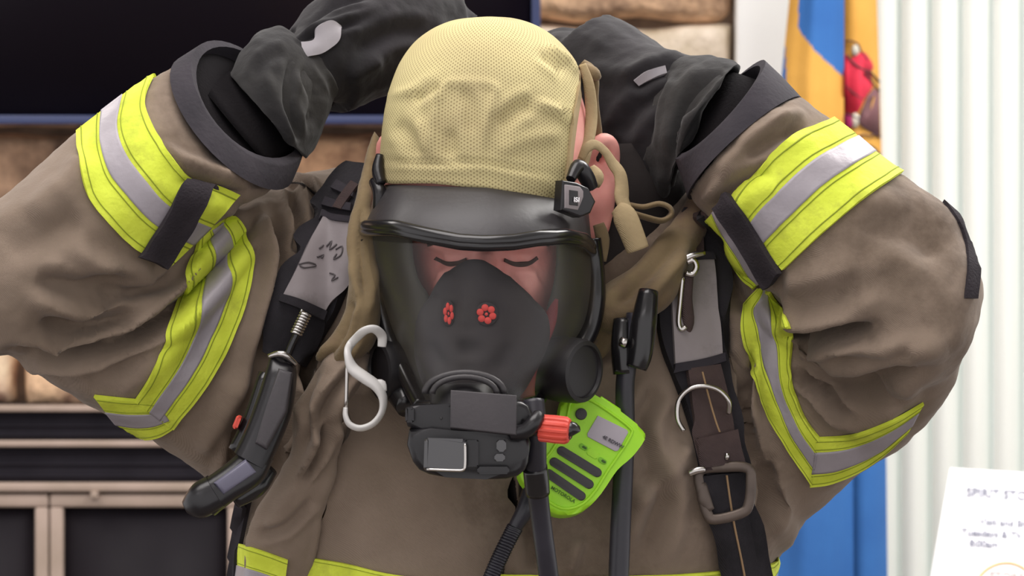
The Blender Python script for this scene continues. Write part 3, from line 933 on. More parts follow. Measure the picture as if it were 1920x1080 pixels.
for a, b_ in (([(818, 481), (838, 490), (858, 489), (874, 483)], [(815, 486), (838, 499), (858, 498), (876, 489)]),
              ([(946, 484), (966, 491), (990, 490), (1006, 480)], [(944, 490), (966, 500), (990, 499), (1009, 485)])):
    bm = bmesh.new(); decal(bm, a, b_, bbvh, .0018, .0015, 20, 3, yg=-.1); build('eyelashes', bm, M['hair'], body)
for a, b_ in (([(804, 452), (845, 441), (888, 452)], [(806, 462), (845, 452), (888, 462)]),
              ([(944, 452), (985, 441), (1028, 452)], [(944, 462), (985, 452), (1026, 462)])):
    bm = bmesh.new(); decal(bm, a, b_, bbvh, .0022, .002, 20, 3, yg=-.1); build('eyebrow', bm, M['hair'], body)

# ---- turnout coat: torso and both sleeves in one cloth
bm = bmesh.new()
loft(bm, [(760, 306, 1120, 306, .13, .02), (600, 322, 1270, 322, .13, .05), (530, 345, 1330, 345, .13, .085), (505, 420, 1380, 420, .13, .115), (490, 520, 1430, 520, .13, .135),
          (470, 700, 1490, 700, .13, .15), (456, 860, 1540, 860, .13, .155), (450, 950, 1520, 950, .13, .155),
          (436, 1080, 1448, 1080, .13, .155), (400, 1300, 1480, 1300, .13, .155), (390, 1600, 1500, 1600, .13, .15)], 64, 5)
# left of picture: upper arm
loft(bm, [(640, 345, 560, 930, .12, .10), (560, 348, 470, 920, .1, .10), (480, 360, 405, 905, .075, .097), (380, 380, 318, 846, .05, .096), (250, 400, 196, 778, .02, .094),
          (80, 420, 60, 690, -.01, .085), (-40, 440, -40, 650, -.03, .07), (-90, 500, -90, 590, -.04, .03)], 40, 5)
# left of picture: forearm
FL = [(-110, 470, -70, 560, -.05, .03, -6, 6), (-80, 430, -30, 650, -.05, .065, -10, 10), (0, 370, 80, 668, -.045, .075, -16, 16), (60, 320, 190, 590, -.04, .075, -20, 20), (150, 240, 318, 505, -.03, .074, -28, 28),
      (245, 170, 420, 408, -.02, .072, -36, 36), (300, 136, 490, 370, -.01, .068, -42, 42), (332, 120, 524, 352, -.005, .060, -42, 42)]
loft(bm, FL, 40, 5)
# right of picture: upper arm
loft(bm, [(1310, 360, 1440, 1010, .12, .10), (1380, 440, 1530, 960, .1, .10), (1470, 470, 1610, 892, .07, .095), (1560, 490, 1702, 834, .04, .09), (1660, 500, 1766, 756, .01, .085),
          (1740, 510, 1806, 660, -.02, .075), (1790, 520, 1822, 600, -.03, .04)], 40, 5)
# right of picture: forearm
FR = [(1500, 182, 1292, 366, -.005, .066, -19, -19), (1560, 226, 1335, 425, -.01, .07, -16, -16), (1640, 290, 1400, 500, -.02, .076, -12, -12),
      (1720, 345, 1480, 590, -.03, .08, -8, -8), (1795, 415, 1580, 690, -.04, .08), (1832, 520, 1680, 740, -.045, .075), (1828, 600, 1760, 720, -.045, .05), (1816, 640, 1790, 690, -.045, .02)]
loft(bm, FR, 40, 5)
me = voxel(bm, 0.0034, 8)
sculpt(me, [
    # sleeve on the left of the picture
    ([(20, 665), (120, 658), (220, 645), (310, 595), (380, 530), (480, 410)], 13, -.019),
    ([(60, 660), (140, 655), (230, 625)], 9, -.009), ([(70, 605), (160, 615), (250, 590)], 16, -.008), ([(60, 520), (150, 540), (240, 520)], 18, -.007), ([(180, 560), (250, 550), (330, 520)], 12, -.007),
    ([(190, 700), (260, 660), (310, 600)], 22, -.006), ([(40, 560), (140, 575), (260, 555)], 16, .005),
    ([(320, 330), (400, 350), (470, 375)], 16, -.007), ([(300, 270), (360, 320), (440, 340)], 14, .004),
    ([(60, 420), (130, 350), (160, 290)], 26, .006), ([(10, 480), (90, 430), (150, 400)], 30, -.005),
    ([(130, 470), (210, 500), (290, 510)], 18, .006), ([(240, 700), (330, 620), (370, 520)], 22, .004),
    ([(505, 400), (525, 480), (505, 580), (470, 700)], 14, -.010), ([(470, 380), (500, 440), (500, 540), (460, 680), (410, 790)], 16, .008),
    ([(545, 350), (560, 420), (552, 480)], 9, -.008), ([(575, 335), (590, 370), (600, 400)], 8, -.005),
    ([(440, 700), (410, 780), (380, 850)], 18, .006), ([(450, 800), (440, 880), (450, 940)], 14, -.012),
    ([(520, 350), (575, 345), (600, 365)], 6, -.005),
    # chest
    ([(590, 640), (570, 720), (585, 800), (560, 880)], 12, -.014), ([(545, 700), (555, 760), (540, 850)], 16, .012),
    ([(610, 680), (640, 760), (615, 850), (600, 960), (575, 1050)], 13, -.013), ([(650, 790), (660, 850), (640, 960)], 26, .009),
    ([(570, 760), (600, 820), (590, 860)], 8, -.010), ([(500, 960), (540, 1000), (560, 1050)], 16, -.006),
    ([(700, 820), (690, 930), (680, 1060)], 40, .006), ([(790, 870), (850, 980), (880, 1060)], 40, .005),
    ([(880, 900), (905, 940), (925, 990)], 10, -.006), ([(925, 880), (950, 900), (945, 980), (925, 1080)], 10, -.012),
    ([(960, 940), (990, 1000), (1000, 1080)], 14, -.007), ([(1085, 1000), (1065, 1080)], 14, .007),
    ([(1200, 880), (1240, 940), (1200, 1060)], 20, -.007), ([(1180, 960), (1260, 880), (1290, 830)], 18, .006),
    ([(1100, 680), (1160, 640), (1200, 600)], 14, -.006), ([(1240, 720), (1200, 800), (1230, 900)], 16, -.006),
    ([(1430, 860), (1440, 920), (1420, 1000)], 14, -.010), ([(1455, 880), (1475, 960), (1470, 1040)], 18, .004),
    ([(1405, 640), (1395, 760), (1420, 900)], 12, -.009),
    # sleeve on the right of the picture
    ([(1450, 560), (1500, 612), (1560, 622), (1640, 612)], 12, -.015), ([(1560, 655), (1640, 668), (1720, 655)], 12, -.007), ([(1480, 590), (1560, 590), (1660, 560)], 20, .007),
    ([(1500, 650), (1580, 660), (1700, 660), (1780, 640)], 22, .008), ([(1530, 710), (1620, 720), (1720, 690)], 22, -.010),
    ([(1500, 700), (1545, 738), (1600, 775)], 9, -.012), ([(1540, 770), (1620, 790), (1700, 750)], 18, .006),
    ([(1470, 540), (1540, 520), (1620, 500)], 24, .006), ([(1600, 440), (1700, 430), (1780, 480)], 30, -.005),
    ([(1400, 300), (1450, 260), (1520, 235)], 14, -.005), ([(1330, 400), (1400, 340), (1450, 320)], 14, -.006),
    ([(1345, 330), (1420, 260), (1490, 215)], 14, .005), ([(1340, 440), (1370, 520), (1400, 590)], 16, -.010),
], noise_amp=.0038, noise_scale=11, seed=2.0, gain=1.6)
sculpt(me, [([(560, 480), (600, 520), (590, 600)], 14, -.004), ([(1430, 620), (1420, 720), (1445, 800)], 12, -.005), ([(700, 900), (760, 960), (780, 1060)], 30, -.003)], noise_amp=.0014, noise_scale=32, seed=7.0)
coat = link_mesh('turnout_coat', me, M['coat'], man)
cb = bvh_of([coat])

def strip(name, A, B, m, parent, off=.002, thick=.0018, nu=40, nv=8, v0=0, v1=1, yg=0, smooth=0, bv=None):
    bm = bmesh.new(); decal(bm, A, B, bv or cb, off, thick, nu, nv, v0, v1, yg, smooth)
    return build(name, bm, m, parent, 40)

M['lime_thread'] = mat('olive_thread', (140, 152, 40), 0.9)
def layer(bm, G, Nn, nu, NV, v0, v1, off, thick, n):
    # a thinner band sewn on the strip just made, following its own grid
    def at(i, v):
        x = v * NV; j = min(int(x), NV - 1); f = x - j
        return G[i][j] * (1 - f) + G[i][j + 1] * f, (Nn[i][j] * (1 - f) + Nn[i][j + 1] * f).normalized()
    F = []; K = []
    for i in range(nu + 1):
        r = [at(i, v0 + (v1 - v0) * k / n) for k in range(n + 1)]
        F.append([bm.verts.new(p + q * off) for p, q in r]); K.append([bm.verts.new(p + q * (off - thick)) for p, q in r])
    for i in range(nu):
        for j in range(n):
            bm.faces.new((F[i][j], F[i + 1][j], F[i + 1][j + 1], F[i][j + 1])); bm.faces.new((K[i][j], K[i][j + 1], K[i + 1][j + 1], K[i + 1][j]))
        bm.faces.new((F[i][0], K[i][0], K[i + 1][0], F[i + 1][0])); bm.faces.new((F[i][n], F[i + 1][n], K[i + 1][n], K[i][n]))
    for r, q in ((F[0], K[0]), (F[nu], K[nu])):
        for j in range(n): bm.faces.new((r[j], r[j + 1], q[j + 1], q[j]))
def on_tape(t, lo, hi, nu, NV, off):
    G, Nn = decal.grid
    bm = bmesh.new(); layer(bm, G, Nn, nu, NV, lo, hi, off + .0008, .0012, 10); build('silver_stripe', bm, M['silver'], t)
    bm = bmesh.new()
    for v in (.07, lo - .05, hi + .05, .93): layer(bm, G, Nn, nu, NV, v - .006, v + .006, off + .0005, .0008, 1)
    build('stitching', bm, M['lime_thread'], t)
def tape(A, B, lo=.33, hi=.62, nu=80, yg=0, off=.0040):
    t = strip('reflective_tape', A, B, M['lime'], coat, off, .003, nu, 24, yg=yg, smooth=1)
    on_tape(t, lo, hi, nu, 24, off)
    return t
tape([(146, 252), (150, 320), (165, 370), (200, 415), (252, 465), (312, 498)], [(292, 140), (272, 190), (285, 240), (322, 292), (362, 335), (444, 368)], .34, .60, yg=-.08)
tape([(370, 440), (356, 500), (340, 560), (310, 640), (282, 700), (252, 748)], [(432, 400), (466, 450), (470, 520), (448, 600), (400, 700), (326, 800)], .36, .66, yg=-.03)
tape([(178, 738), (215, 742), (255, 746), (296, 752)], [(240, 812), (275, 818), (305, 812), (328, 796)], .36, .68, 24, yg=0)
tape([(1560, 226), (1470, 270), (1402, 338), (1372, 380)], [(1690, 326), (1610, 382), (1530, 450), (1472, 505)], .34, .62, yg=-.08)
tape([(1328, 410), (1362, 475), (1412, 545)], [(1366, 385), (1402, 450), (1442, 515)], .40, .80, 24, yg=-.06)
tape([(1418, 545), (1393, 592), (1400, 660), (1430, 745), (1466, 820), (1522, 908)], [(1446, 545), (1486, 620), (1484, 700), (1500, 755), (1516, 790), (1538, 818)], .36, .66, yg=0)
tape([(1518, 908), (1560, 901), (1610, 878), (1655, 848), (1700, 806)], [(1534, 818), (1598, 812), (1665, 788), (1730, 752)], .28, .72, 30, yg=0)
tape([(940, 1076), (1100, 1080), (1300, 1074), (1470, 1052)], [(940, 1156), (1100, 1160), (1300, 1154), (1470, 1132)], .36, .66, 40, yg=0)
strip('sleeve_strap', [(345, 337), (298, 410), (250, 482)], [(398, 347), (345, 422), (294, 498)], M['velcro'], coat, .012, .005, 24, 8, yg=-.08, smooth=10)
strip('sleeve_strap', [(1344, 376), (1398, 452), (1450, 538)], [(1380, 366), (1430, 436), (1478, 512)], M['velcro'], coat, .011, .005, 24, 8, yg=-.06, smooth=10)
strip('elbow_patch', [(1768, 378), (1800, 430), (1812, 490), (1806, 560)], [(1790, 384), (1826, 440), (1834, 500), (1828, 560)], M['velcro'], coat, .003, .003, 24, 5, yg=-.05, smooth=2)
# storm flap down the chest, with its free edge
strip('storm_flap', [(655, 745), (640, 860), (608, 980), (575, 1120)], [(850, 745), (945, 880), (945, 980), (925, 1120)], M['coat'], coat, .010, .008, 40, 30, yg=-.03, smooth=14)
fb = bvh_of([coat, bpy.data.objects['storm_flap']])
tp = strip('reflective_tape', [(566, 1042), (650, 1056), (745, 1078), (920, 1096)], [(552, 1120), (650, 1136), (745, 1158), (915, 1176)], M['lime'], coat, .004, .003, 40, 12, yg=0, smooth=1, bv=fb)
on_tape(tp, .5, .8, 40, 12, .004)
strip('flap_gap_shade', [(946, 886), (946, 980), (927, 1110)], [(982, 890), (966, 970), (938, 1110)], M['coat_dark'], coat, .003, .003, 20, 4, yg=0, smooth=1)  # dark strip that paints the shade in the gap beside the flap
strip('shoulder_seam', [(522, 346), (560, 342), (600, 366)], [(522, 349), (560, 345), (599, 370)], M['coat_dark'], coat, .0015, .001, 16, 2, yg=0)

def cuff(name, st, m_band, rim):
    bm = bmesh.new()
    rings = loft(bm, st, 40, 4, cap=False)
    # inner wall
    st2 = []
    for s_ in st:
        ax, ay, bx, by, y, ry, fx, fy_ = s_
        k = .06
        st2.append((ax + (bx - ax) * k, ay + (by - ay) * k, bx - (bx - ax) * k, by - (by - ay) * k, y, ry * (1 - 2 * k), fx, fy_))
    r2 = loft(bm, st2, 40, 4, cap=False)
    n = 40
    for a, b_ in ((rings[-1], r2[-1]), (rings[0], r2[0])):
        for k in range(n): bm.faces.new((a[k], b_[k], b_[(k + 1) % n], a[(k + 1) % n]))
    return build(name, bm, m_band, coat, 50)
cuff('sleeve_cuff', [(334, 110, 540, 350, -.005, .069, -44, 44), (356, 96, 550, 326, 0, .067, -46, 46), (378, 82, 557, 300, .005, .064, -50, 48)], M['trim'], None)
cuff('sleeve_cuff', [(1504, 184, 1290, 372, -.005, .070, -22, -18), (1468, 146, 1278, 334, 0, .067, -4, -4), (1432, 112, 1266, 298, .005, .064, 14, 12)], M['trim'], None)
bm = bmesh.new(); loft(bm, [(348, 112, 534, 340, -.002, .060, -44, 44), (366, 102, 542, 322, .0, .060, -46, 46)], 32, 1); build('cuff_shade_plug', bm, M['knit'], coat)  # closed black plug over the sleeve end, painting its shaded hollow
bm = bmesh.new(); loft(bm, [(1480, 170, 1290, 350, -.002, .058, -14, -14), (1450, 140, 1280, 322, 0, .058, -4, -4)], 32, 1); build('cuff_shade_plug', bm, M['knit'], coat)
# collar standing behind the jaw
bm = bmesh.new()
def ringpts(rows, n=48): return rows
st = [(690, 520, 1280, 540, .108, .115), (690, 400, 1292, 410, .108, .114), (700, 340, 1296, 340, .11, .11), (716, 300, 1280, 270, .115, .1)]
r1 = loft(bm, st, 48, 3, cap=False)
r2 = loft(bm, [(a + 12, b_, c - 12, d, y, ry - .006) for a, b_, c, d, y, ry in st], 48, 3, cap=False)
for k in range(48): bm.faces.new((r1[-1][k], r2[-1][k], r2[-1][(k + 1) % 48], r1[-1][(k + 1) % 48]))
build('collar', bm, M['coat_dark'], coat)

# ---- gloves
def glove(left):
    bm = bmesh.new()
    hand(bm, left, 1.42)
    if left:
        loft(bm, [(546, 66, 622, 196, .055, .034), (590, 20, 660, 186, .07, .040), (640, -20, 720, 165, .09, .046), (700, -50, 790, 150, .11, .05), (780, -60, 860, 130, .13, .046), (860, -30, 890, 80, .15, .03)], 28, 4)
    else:
        loft(bm, [(1330, 112, 1262, 352, .06, .045), (1262, 96, 1205, 388, .075, .05), (1200, 78, 1140, 330, .095, .052), (1110, 62, 1090, 260, .12, .05), (1040, 60, 1046, 190, .14, .04), (1010, 90, 1016, 150, .15, .02)], 28, 4)
    me = voxel(bm, .003, 4)
    if left:
        sculpt(me, [([(560, 60), (620, 10), (700, -10)], 8, -.006), ([(556, 74), (640, 40), (720, 10)], 9, .004), ([(560, 90), (610, 60), (680, 40)], 7, -.004), ([(660, 100), (740, 60), (800, 60)], 16, -.006),
                    ([(650, 150), (720, 110)], 14, .005)], noise_amp=.002, noise_scale=26)
    else:
        sculpt(me, [([(1300, 112), (1230, 140), (1180, 170)], 12, -.006), ([(1280, 150), (1200, 200), (1160, 260)], 16, -.006), ([(1240, 120), (1170, 140), (1090, 130)], 18, .005)], noise_amp=.002, noise_scale=26)
    g = link_mesh('glove', me, M['glove'], man)
    return g
gl = glove(True); gr = glove(False)
bm = bmesh.new()
loft(bm, [(370, 150, 520, 330, .015, .052), (455, 124, 560, 280, .045, .042), (520, 90, 612, 215, .055, .036), (560, 70, 630, 190, .06, .032)], 28, 4)
build('wristlet', bm, M['knit'], gl)
def flare(name, st, m, parent, strokes, t=.05, vox=None):
    bm = bmesh.new()
    st = [tuple(s_) + (0,) * (8 - len(s_)) for s_ in st]
    a = loft(bm, st, 48, 6, cap=False)
    st2 = [(ax + (bx - ax) * t, ay + (by - ay) * t, bx - (bx - ax) * t, by - (by - ay) * t, y, ry * (1 - 2 * t), fx, fy_) for ax, ay, bx, by, y, ry, fx, fy_ in st]
    b_ = loft(bm, st2, 48, 6, cap=False)
    for u, v in ((a[0], b_[0]), (a[-1], b_[-1])):
        for k in range(48): bm.faces.new((u[k], v[k], v[(k + 1) % 48], u[(k + 1) % 48]))
    bmesh.ops.recalc_face_normals(bm, faces=bm.faces)
    bmesh.ops.subdivide_edges(bm, edges=bm.edges[:], cuts=1, use_grid_fill=True)
    me = bpy.data.meshes.new(name); bm.to_mesh(me); bm.free()
    sculpt(me, strokes, noise_amp=.003, noise_scale=24)
    return link_mesh(name, me, m, parent)
flare('glove_gauntlet', [(430, 134, 574, 294, .03, .05, -2, 2), (452, 92, 588, 276, .036, .05, -4, 3), (482, 60, 602, 246, .042, .05, -8, 6), (522, 52, 614, 212, .05, .044), (556, 66, 622, 192, .056, .037), (580, 50, 640, 180, .06, .034)],
      M['gauntlet'], gl, [([(548, 110), (540, 190), (560, 270)], 9, -.006), ([(500, 130), (520, 210), (555, 280)], 14, .006), ([(560, 120), (590, 180), (580, 240)], 10, -.005), ([(470, 150), (500, 110), (540, 100)], 10, -.003)])
bm = bmesh.new()
loft(bm, [(1476, 176, 1310, 350, .01, .05), (1420, 150, 1296, 320, .02, .05), (1350, 128, 1262, 320, .05, .045), (1300, 122, 1240, 330, .06, .04)], 28, 4)
build('wristlet', bm, M['knit'], gr)
flare('glove_gauntlet', [(1385, 122, 1262, 300, .03, .05, -14, -8), (1362, 112, 1256, 340, .04, .052, -10, -6), (1318, 106, 1246, 372, .055, .052, -6, -4), (1262, 112, 1225, 380, .065, .052), (1232, 130, 1196, 350, .075, .048)],
      M['gauntlet'], gr, [([(1360, 130), (1300, 200), (1280, 300)], 12, -.008), ([(1320, 120), (1262, 190), (1250, 290)], 14, .006), ([(1250, 130), (1220, 200), (1210, 280)], 10, -.006), ([(1400, 160), (1370, 190)], 12, .005)])
gb = bvh_of([gl, gr])
strip('knuckle_patch', [(564, 82), (588, 78), (592, 52), (620, 38), (637, 46)], [(572, 107), (600, 102), (618, 92), (634, 78), (640, 58)], M['patch'], gl, .003, .003, 24, 5, yg=.05, bv=gb, smooth=2)
strip('knuckle_patch', [(1188, 150), (1212, 133), (1246, 124)], [(1198, 162), (1222, 150), (1250, 140)], M['patch'], gr, .003, .003, 14, 4, yg=.06, bv=gb, smooth=2)

# ---- protective hood pulled down round the neck
bm = bmesh.new()
loft(bm, [(700, 240, 716, 262, .03, .006), (678, 320, 706, 340, .01, .010), (660, 400, 694, 400, -.01, .012), (654, 450, 700, 446, -.02, .014), (656, 500, 706, 500, -.03, .016),
          (650, 560, 712, 566, -.038, .020), (630, 616, 706, 640, -.042, .02), (606, 650, 672, 678, -.044, .015), (592, 676, 644, 700, -.040, .006)], 28, 6)
loft(bm, [(1292, 318, 1345, 336, .07, .02), (1282, 385, 1336, 415, .05, .02), (1240, 446, 1298, 482, .02, .022), (1180, 504, 1264, 560, .0, .025), (1128, 540, 1210, 606, -.012, .024), (1110, 570, 1160, 622, -.016, .014), (1108, 596, 1125, 618, -.016, .004)], 28, 6)
# neck roll joining both sides behind the jaw
tube(bm, P3([(680, 560, -.02), (720, 640, .0), (800, 720, .02), (930, 760, .03), (1060, 720, .02), (1130, 600, .0)]), [.014, .02, .026, .028, .024, .016], 18, 5)
me = voxel(bm, .0026, 3)
sculpt(me, [([(678, 380), (672, 470), (690, 560)], 9, -.006), ([(690, 400), (700, 500), (690, 600)], 7, .004), ([(650, 600), (610, 680), (570, 780)], 9, -.006), ([(680, 640), (640, 690), (590, 760)], 8, .004),
            ([(1280, 440), (1220, 510), (1150, 580)], 12, -.006), ([(1290, 470), (1230, 545), (1170, 600)], 9, .004), ([(660, 560), (640, 620)], 8, -.005)], noise_amp=.002, noise_scale=26, seed=5)
hood = link_mesh('protective_hood', me, M['hood'], man)

# gathered cloth of the coat front, bunched under the carabiner
bm = bmesh.new()
loft(bm, [(628, 640, 700, 660, -.034, .014), (606, 676, 690, 700, -.04, .018), (572, 726, 662, 745, -.04, .020), (552, 780, 640, 790, -.036, .020), (548, 840, 626, 850, -.03, .020), (520, 900, 614, 920, -.02, .020), (480, 960, 604, 980, -.008, .018), (462, 1010, 590, 1040, .0, .014), (455, 1060, 578, 1080, .008, .012), (452, 1130, 565, 1140, .012, .01)], 36, 6)
me = voxel(bm, .0026, 4)
sculpt(me, [([(690, 665), (630, 730), (600, 790), (612, 830)], 8, -.008), ([(600, 690), (572, 750), (582, 800), (565, 850)], 8, -.006), ([(640, 700), (590, 760), (590, 830), (560, 900)], 7, .005),
            ([(655, 720), (628, 780), (628, 850), (600, 950)], 9, .006), ([(618, 780), (600, 850), (566, 905)], 6, -.010), ([(560, 905), (530, 950), (500, 990)], 12, .004), ([(590, 930), (540, 985), (480, 1005)], 9, -.005), ([(600, 960), (590, 1030), (570, 1100)], 6, .003)],
       noise_amp=.0025, noise_scale=22, seed=9)
gath = link_mesh('gathered_fold', me, M['coat'], coat)
gbv = bvh_of([coat, gath])
tp = strip('reflective_tape', [(448, 1018), (490, 1030), (540, 1048)], [(436, 1096), (480, 1108), (528, 1126)], M['lime'], coat, .003, .002, 20, 12, yg=0, smooth=1, bv=gbv)
on_tape(tp, .5, .8, 20, 12, .003)

# ---- trousers and boots (below the frame, carrying the figure)
bm = bmesh.new()
H = .42
def leg(cx):
    prev = []
    for (z_, rx, ry, y) in ((1.02, .14, .13, .13), (.8, .13, .13, .13), (.5, .105, .105, .12), (.25, .10, .10, .13), (.1, .105, .11, .13)):
        prev.append((z_, rx, ry, y))
    rows = catmull(prev, 5); rings = []
    for z_, rx, ry, y in rows:
        rings.append([bm.verts.new((cx + rx * math.cos(t * PI / 12), y + ry * math.sin(t * PI / 12), z_)) for t in range(24)])
    for a, b_ in zip(rings, rings[1:]):
        for q in range(24): bm.faces.new((a[q], a[(q + 1) % 24], b_[(q + 1) % 24], b_[q]))
    bm.faces.new(rings[0]); bm.faces.new(list(reversed(rings[-1])))
leg(-.12); leg(.10)
build('trousers', bm, M['coat'], man)
for cx in (-.12, .10):
    bm = bmesh.new()
    tube(bm, [Vector((cx, .16, .2)), Vector((cx, .15, .09)), Vector((cx, .08, .055)), Vector((cx, -.06, .045)), Vector((cx, -.1, .04))], [.07, .07, .055, .045, .03], 20, 5)
    for v in bm.verts: v.co.z = max(v.co.z, 0.0)
    build('boot', bm, M['boot'], man)

# ================================================================== BREATHING MASK
mask = empty('breathing_mask', P(915, 430, -.12) * 1, 'full face breathing mask with clear lens and tan net cap worn over the head', 'mask')
# net cap: a dome with a straight hem, open above the right ear
bm = bmesh.new()
uvl = bm.loops.layers.uv.new('UVMap')
CX, CYp, RX, RY = 917, 322, 203, .108
nt_, nv_ = 240, 64
def hem(th):      # photo row of the free edge for each direction round the head; 0 = right ear, -90 = straight to the front
    d = math.degrees(th)
    # front runs from left (-180) over -90 to the right end (-25)
    xs = [-200, -180, -150, -120, -90, -70, -54, -49, -41, -35, -12, 0, 20, 60, 90, 140, 160]
    ys = [338, 341, 348, 350, 362, 374, 388, 396, 262, 205, 138, 130, 150, 150, 150, 170, 338]
    return float(np.interp(d, xs, ys))
grid = []
for i in range(nt_ + 1):
    th = math.radians(-200 + 360 * i / nt_)
    he = hem(th)
    col_ = []
    # height in px above CYp of the hem (negative below)
    for j in range(nv_ + 1):
        tv_ = j / nv_
        hh = CYp - he
        # profile parameter: arc angle a: 90deg at the crown, down to the hem
        aend = math.asin(max(-1, min(1, hh / 292))) if hh > 0 else hh / 292
        a = PI / 2 + (aend - PI / 2) * tv_
        if a >= 0:
            n_ = 2.55
            cx_ = math.cos(a); sx_ = math.sin(a)
            q = (cx_ ** n_ + sx_ ** n_) ** (-1 / n_)
            r_ = cx_ * q; h_ = sx_ * q * 290
        else:
            r_ = 1.0 - .03 * (a / .2) ** 2; h_ = a * 292
        px = CX - 2 * (h_ / 290) + RX * r_ * math.cos(th)
        y = 0.0 + RY * r_ * math.sin(th)
        v = P(px, CYp - h_, 0); v.y = y
        # keep the picture-plane size constant with depth
        col_.append((bm.verts.new((v.x, y, v.z)), th * .095, (1 - tv_) * .17 * (1 if True else 0)))
    grid.append(col_)
for i in range(nt_):
    for j in range(nv_):
        q = (grid[i][j], grid[i + 1][j], grid[i + 1][j + 1], grid[i][j + 1])
        try: f = bm.faces.new([x[0] for x in q])
        except ValueError: continue
        for lp, x in zip(f.loops, q):
            co = x[0].co; thx = math.atan2(co.y, co.x - P(CX, 0, 0).x)
            lp[uvl].uv = (x[1], co.z)
bmesh.ops.remove_doubles(bm, verts=bm.verts, dist=.00005)
bmesh.ops.recalc_face_normals(bm, faces=bm.faces)
me = bpy.data.meshes.new('net_cap'); bm.to_mesh(me); bm.free()
sculpt(me, [([(880, 156), (838, 160), (820, 200), (806, 296)], 6.5, .004), ([(850, 152), (928, 162), (920, 200), (903, 290)], 6.5, .0035),
            ([(775, 190), (800, 170), (830, 158)], 10, -.004), ([(840, 240), (845, 300)], 14, -.004), ([(860, 180), (880, 190), (885, 260)], 12, -.003),
            ([(1000, 192), (1040, 205), (1074, 220)], 7, .005), ([(930, 240), (970, 205), (1000, 196)], 13, -.005), ([(1022, 85), (1060, 112), (1084, 138)], 7, .004), ([(1010, 100), (1060, 135)], 9, -.0035),
            ([(730, 178), (790, 168), (830, 150)], 7, .003), ([(716, 300), (760, 304), (830, 306), (900, 304), (960, 315), (1056, 330)], 5, -.0022), ([(716, 312), (830, 318), (900, 316), (960, 326), (1056, 342)], 6, .0016),
            ([(930, 290), (980, 262), (1060, 250)], 14, .003), ([(740, 230), (770, 260), (780, 300)], 14, -.003), ([(790, 220), (795, 290)], 9, .003), ([(950, 330), (1050, 362)], 14, .0015)],
       noise_amp=.0009, noise_scale=16, seed=8)
cap_o = link_mesh('net_cap', me, M['net'], mask)
sol = cap_o.modifiers.new('thickness', 'SOLIDIFY'); sol.thickness = .0018; sol.offset = -1
capb = bvh_of([cap_o, body])

def seamed(name, A, B, m, parent, off, th, bv, **k): return strip(name, A, B, m, parent, off, th, bv=bv, **k)
strip('net_binding', [(1088, 130), (1074, 205), (1066, 262), (1060, 322), (1050, 392)], [(1095, 132), (1081, 205), (1073, 262), (1066, 322), (1056, 394)], M['elastic'], mask, .003, .003, 40, 4, yg=-.06, bv=capb, smooth=1)
# light strap over the temple and the cord behind it
bm = bmesh.new(); tube(bm, P3([(1092, 120, -.02), (1104, 160, -.02), (1109, 215, -.02), (1104, 260, -.03), (1092, 300, -.045), (1088, 330, -.055)]), [.003, .0045, .005, .005, .006, .004], 12, 5, flat=(.5, 1))
build('temple_strap', bm, M['elastic'], mask)
bm = bmesh.new(); tube(bm, P3([(1090, 118, .0), (1104, 132, .0), (1116, 150, .0), (1116, 190, .0), (1120, 240, .005), (1124, 268, .01)]), [.004, .006, .0035, .003, .004, .003], 10, 4)
tube(bm, P3([(1096, 128, -.006), (1112, 138, -.01), (1122, 145, -.006)]), [.005, .006, .003], 10, 3)
build('knotted_cord', bm, M['hood'], mask)
# strap tail looping over the ear and hanging down, with its folded end
bm = bmesh.new()
tube(bm, P3([(1090, 298, -.05), (1100, 278, -.05), (1116, 271, -.045), (1134, 284, -.04), (1148, 306, -.036), (1162, 326, -.034), (1166, 352, -.036), (1166, 374, -.04), (1176, 398, -.044)]),
     [.003, .004, .0045, .005, .0065, .0075, .008, .0085, .008], 14, 5, flat=(.4, 1))
tube(bm, P3([(1156, 390, -.048), (1170, 404, -.05), (1184, 436, -.05), (1196, 468, -.048)]), [.006, .010, .010, .0095], 14, 5, flat=(.55, 1))
build('strap_tail', bm, M['elastic'], mask)
bm = bmesh.new()
tube(bm, P3([(1180, 384, .0), (1206, 388, .0), (1236, 382, .0), (1256, 390, .0), (1258, 404, .0), (1240, 414, -.002), (1212, 408, -.004), (1186, 400, -.004)]), .0034, 10, 5, flat=(1.8, .7))
build('strap_loop', bm, M['hood'], mask)
bm = bmesh.new()
tube(bm, P3([(1122, 420, -.02), (1130, 450, -.02), (1128, 490, -.02)]), [.005, .006, .004], 10, 4, flat=(.5, 1))
build('strap_tail', bm, M['hood'], mask)
# buckle with a small tag
bk = None
bm = bmesh.new(); prism(bm, [(1056, 338), (1082, 342), (1104, 352), (1118, 378), (1108, 400), (1088, 408), (1052, 394)], -.106, .012, .002, plane=(.00025, 0)); 
tube(bm, P3([(1070, 336, -.1), (1084, 312, -.09), (1098, 330, -.085), (1108, 352, -.08)]), [.004, .006, .007, .006], 10, 4)
bk = build('buckle', bm, M['plastic'], mask, 40)
bm = bmesh.new(); prism(bm, [(1060, 346), (1088, 350), (1098, 362), (1084, 394), (1060, 390)], -.109, .003, .0006, plane=(.0003, 0))
prism(bm, [(1078, 374), (1086, 374), (1086, 380), (1078, 380)], -.1105, .002, .0002, plane=(.0003, 0))
lab = build('tag', bm, M['pad'], bk, 40)
bm = bmesh.new(); prism(bm, [(1068, 356), (1084, 358), (1084, 386), (1068, 384)], -.1104, .0015, .0003, plane=(.0003, 0)); build('tag_face', bm, M['plastic'], bk, 40)
pa = P(1075, 378, -.1112); put_text('lettering', 'ISI', pa, P(1082, 378.5, -.1108) - pa, Vector((0, 0, 1)), .0052, M['paper'], bk, lift=.0004)
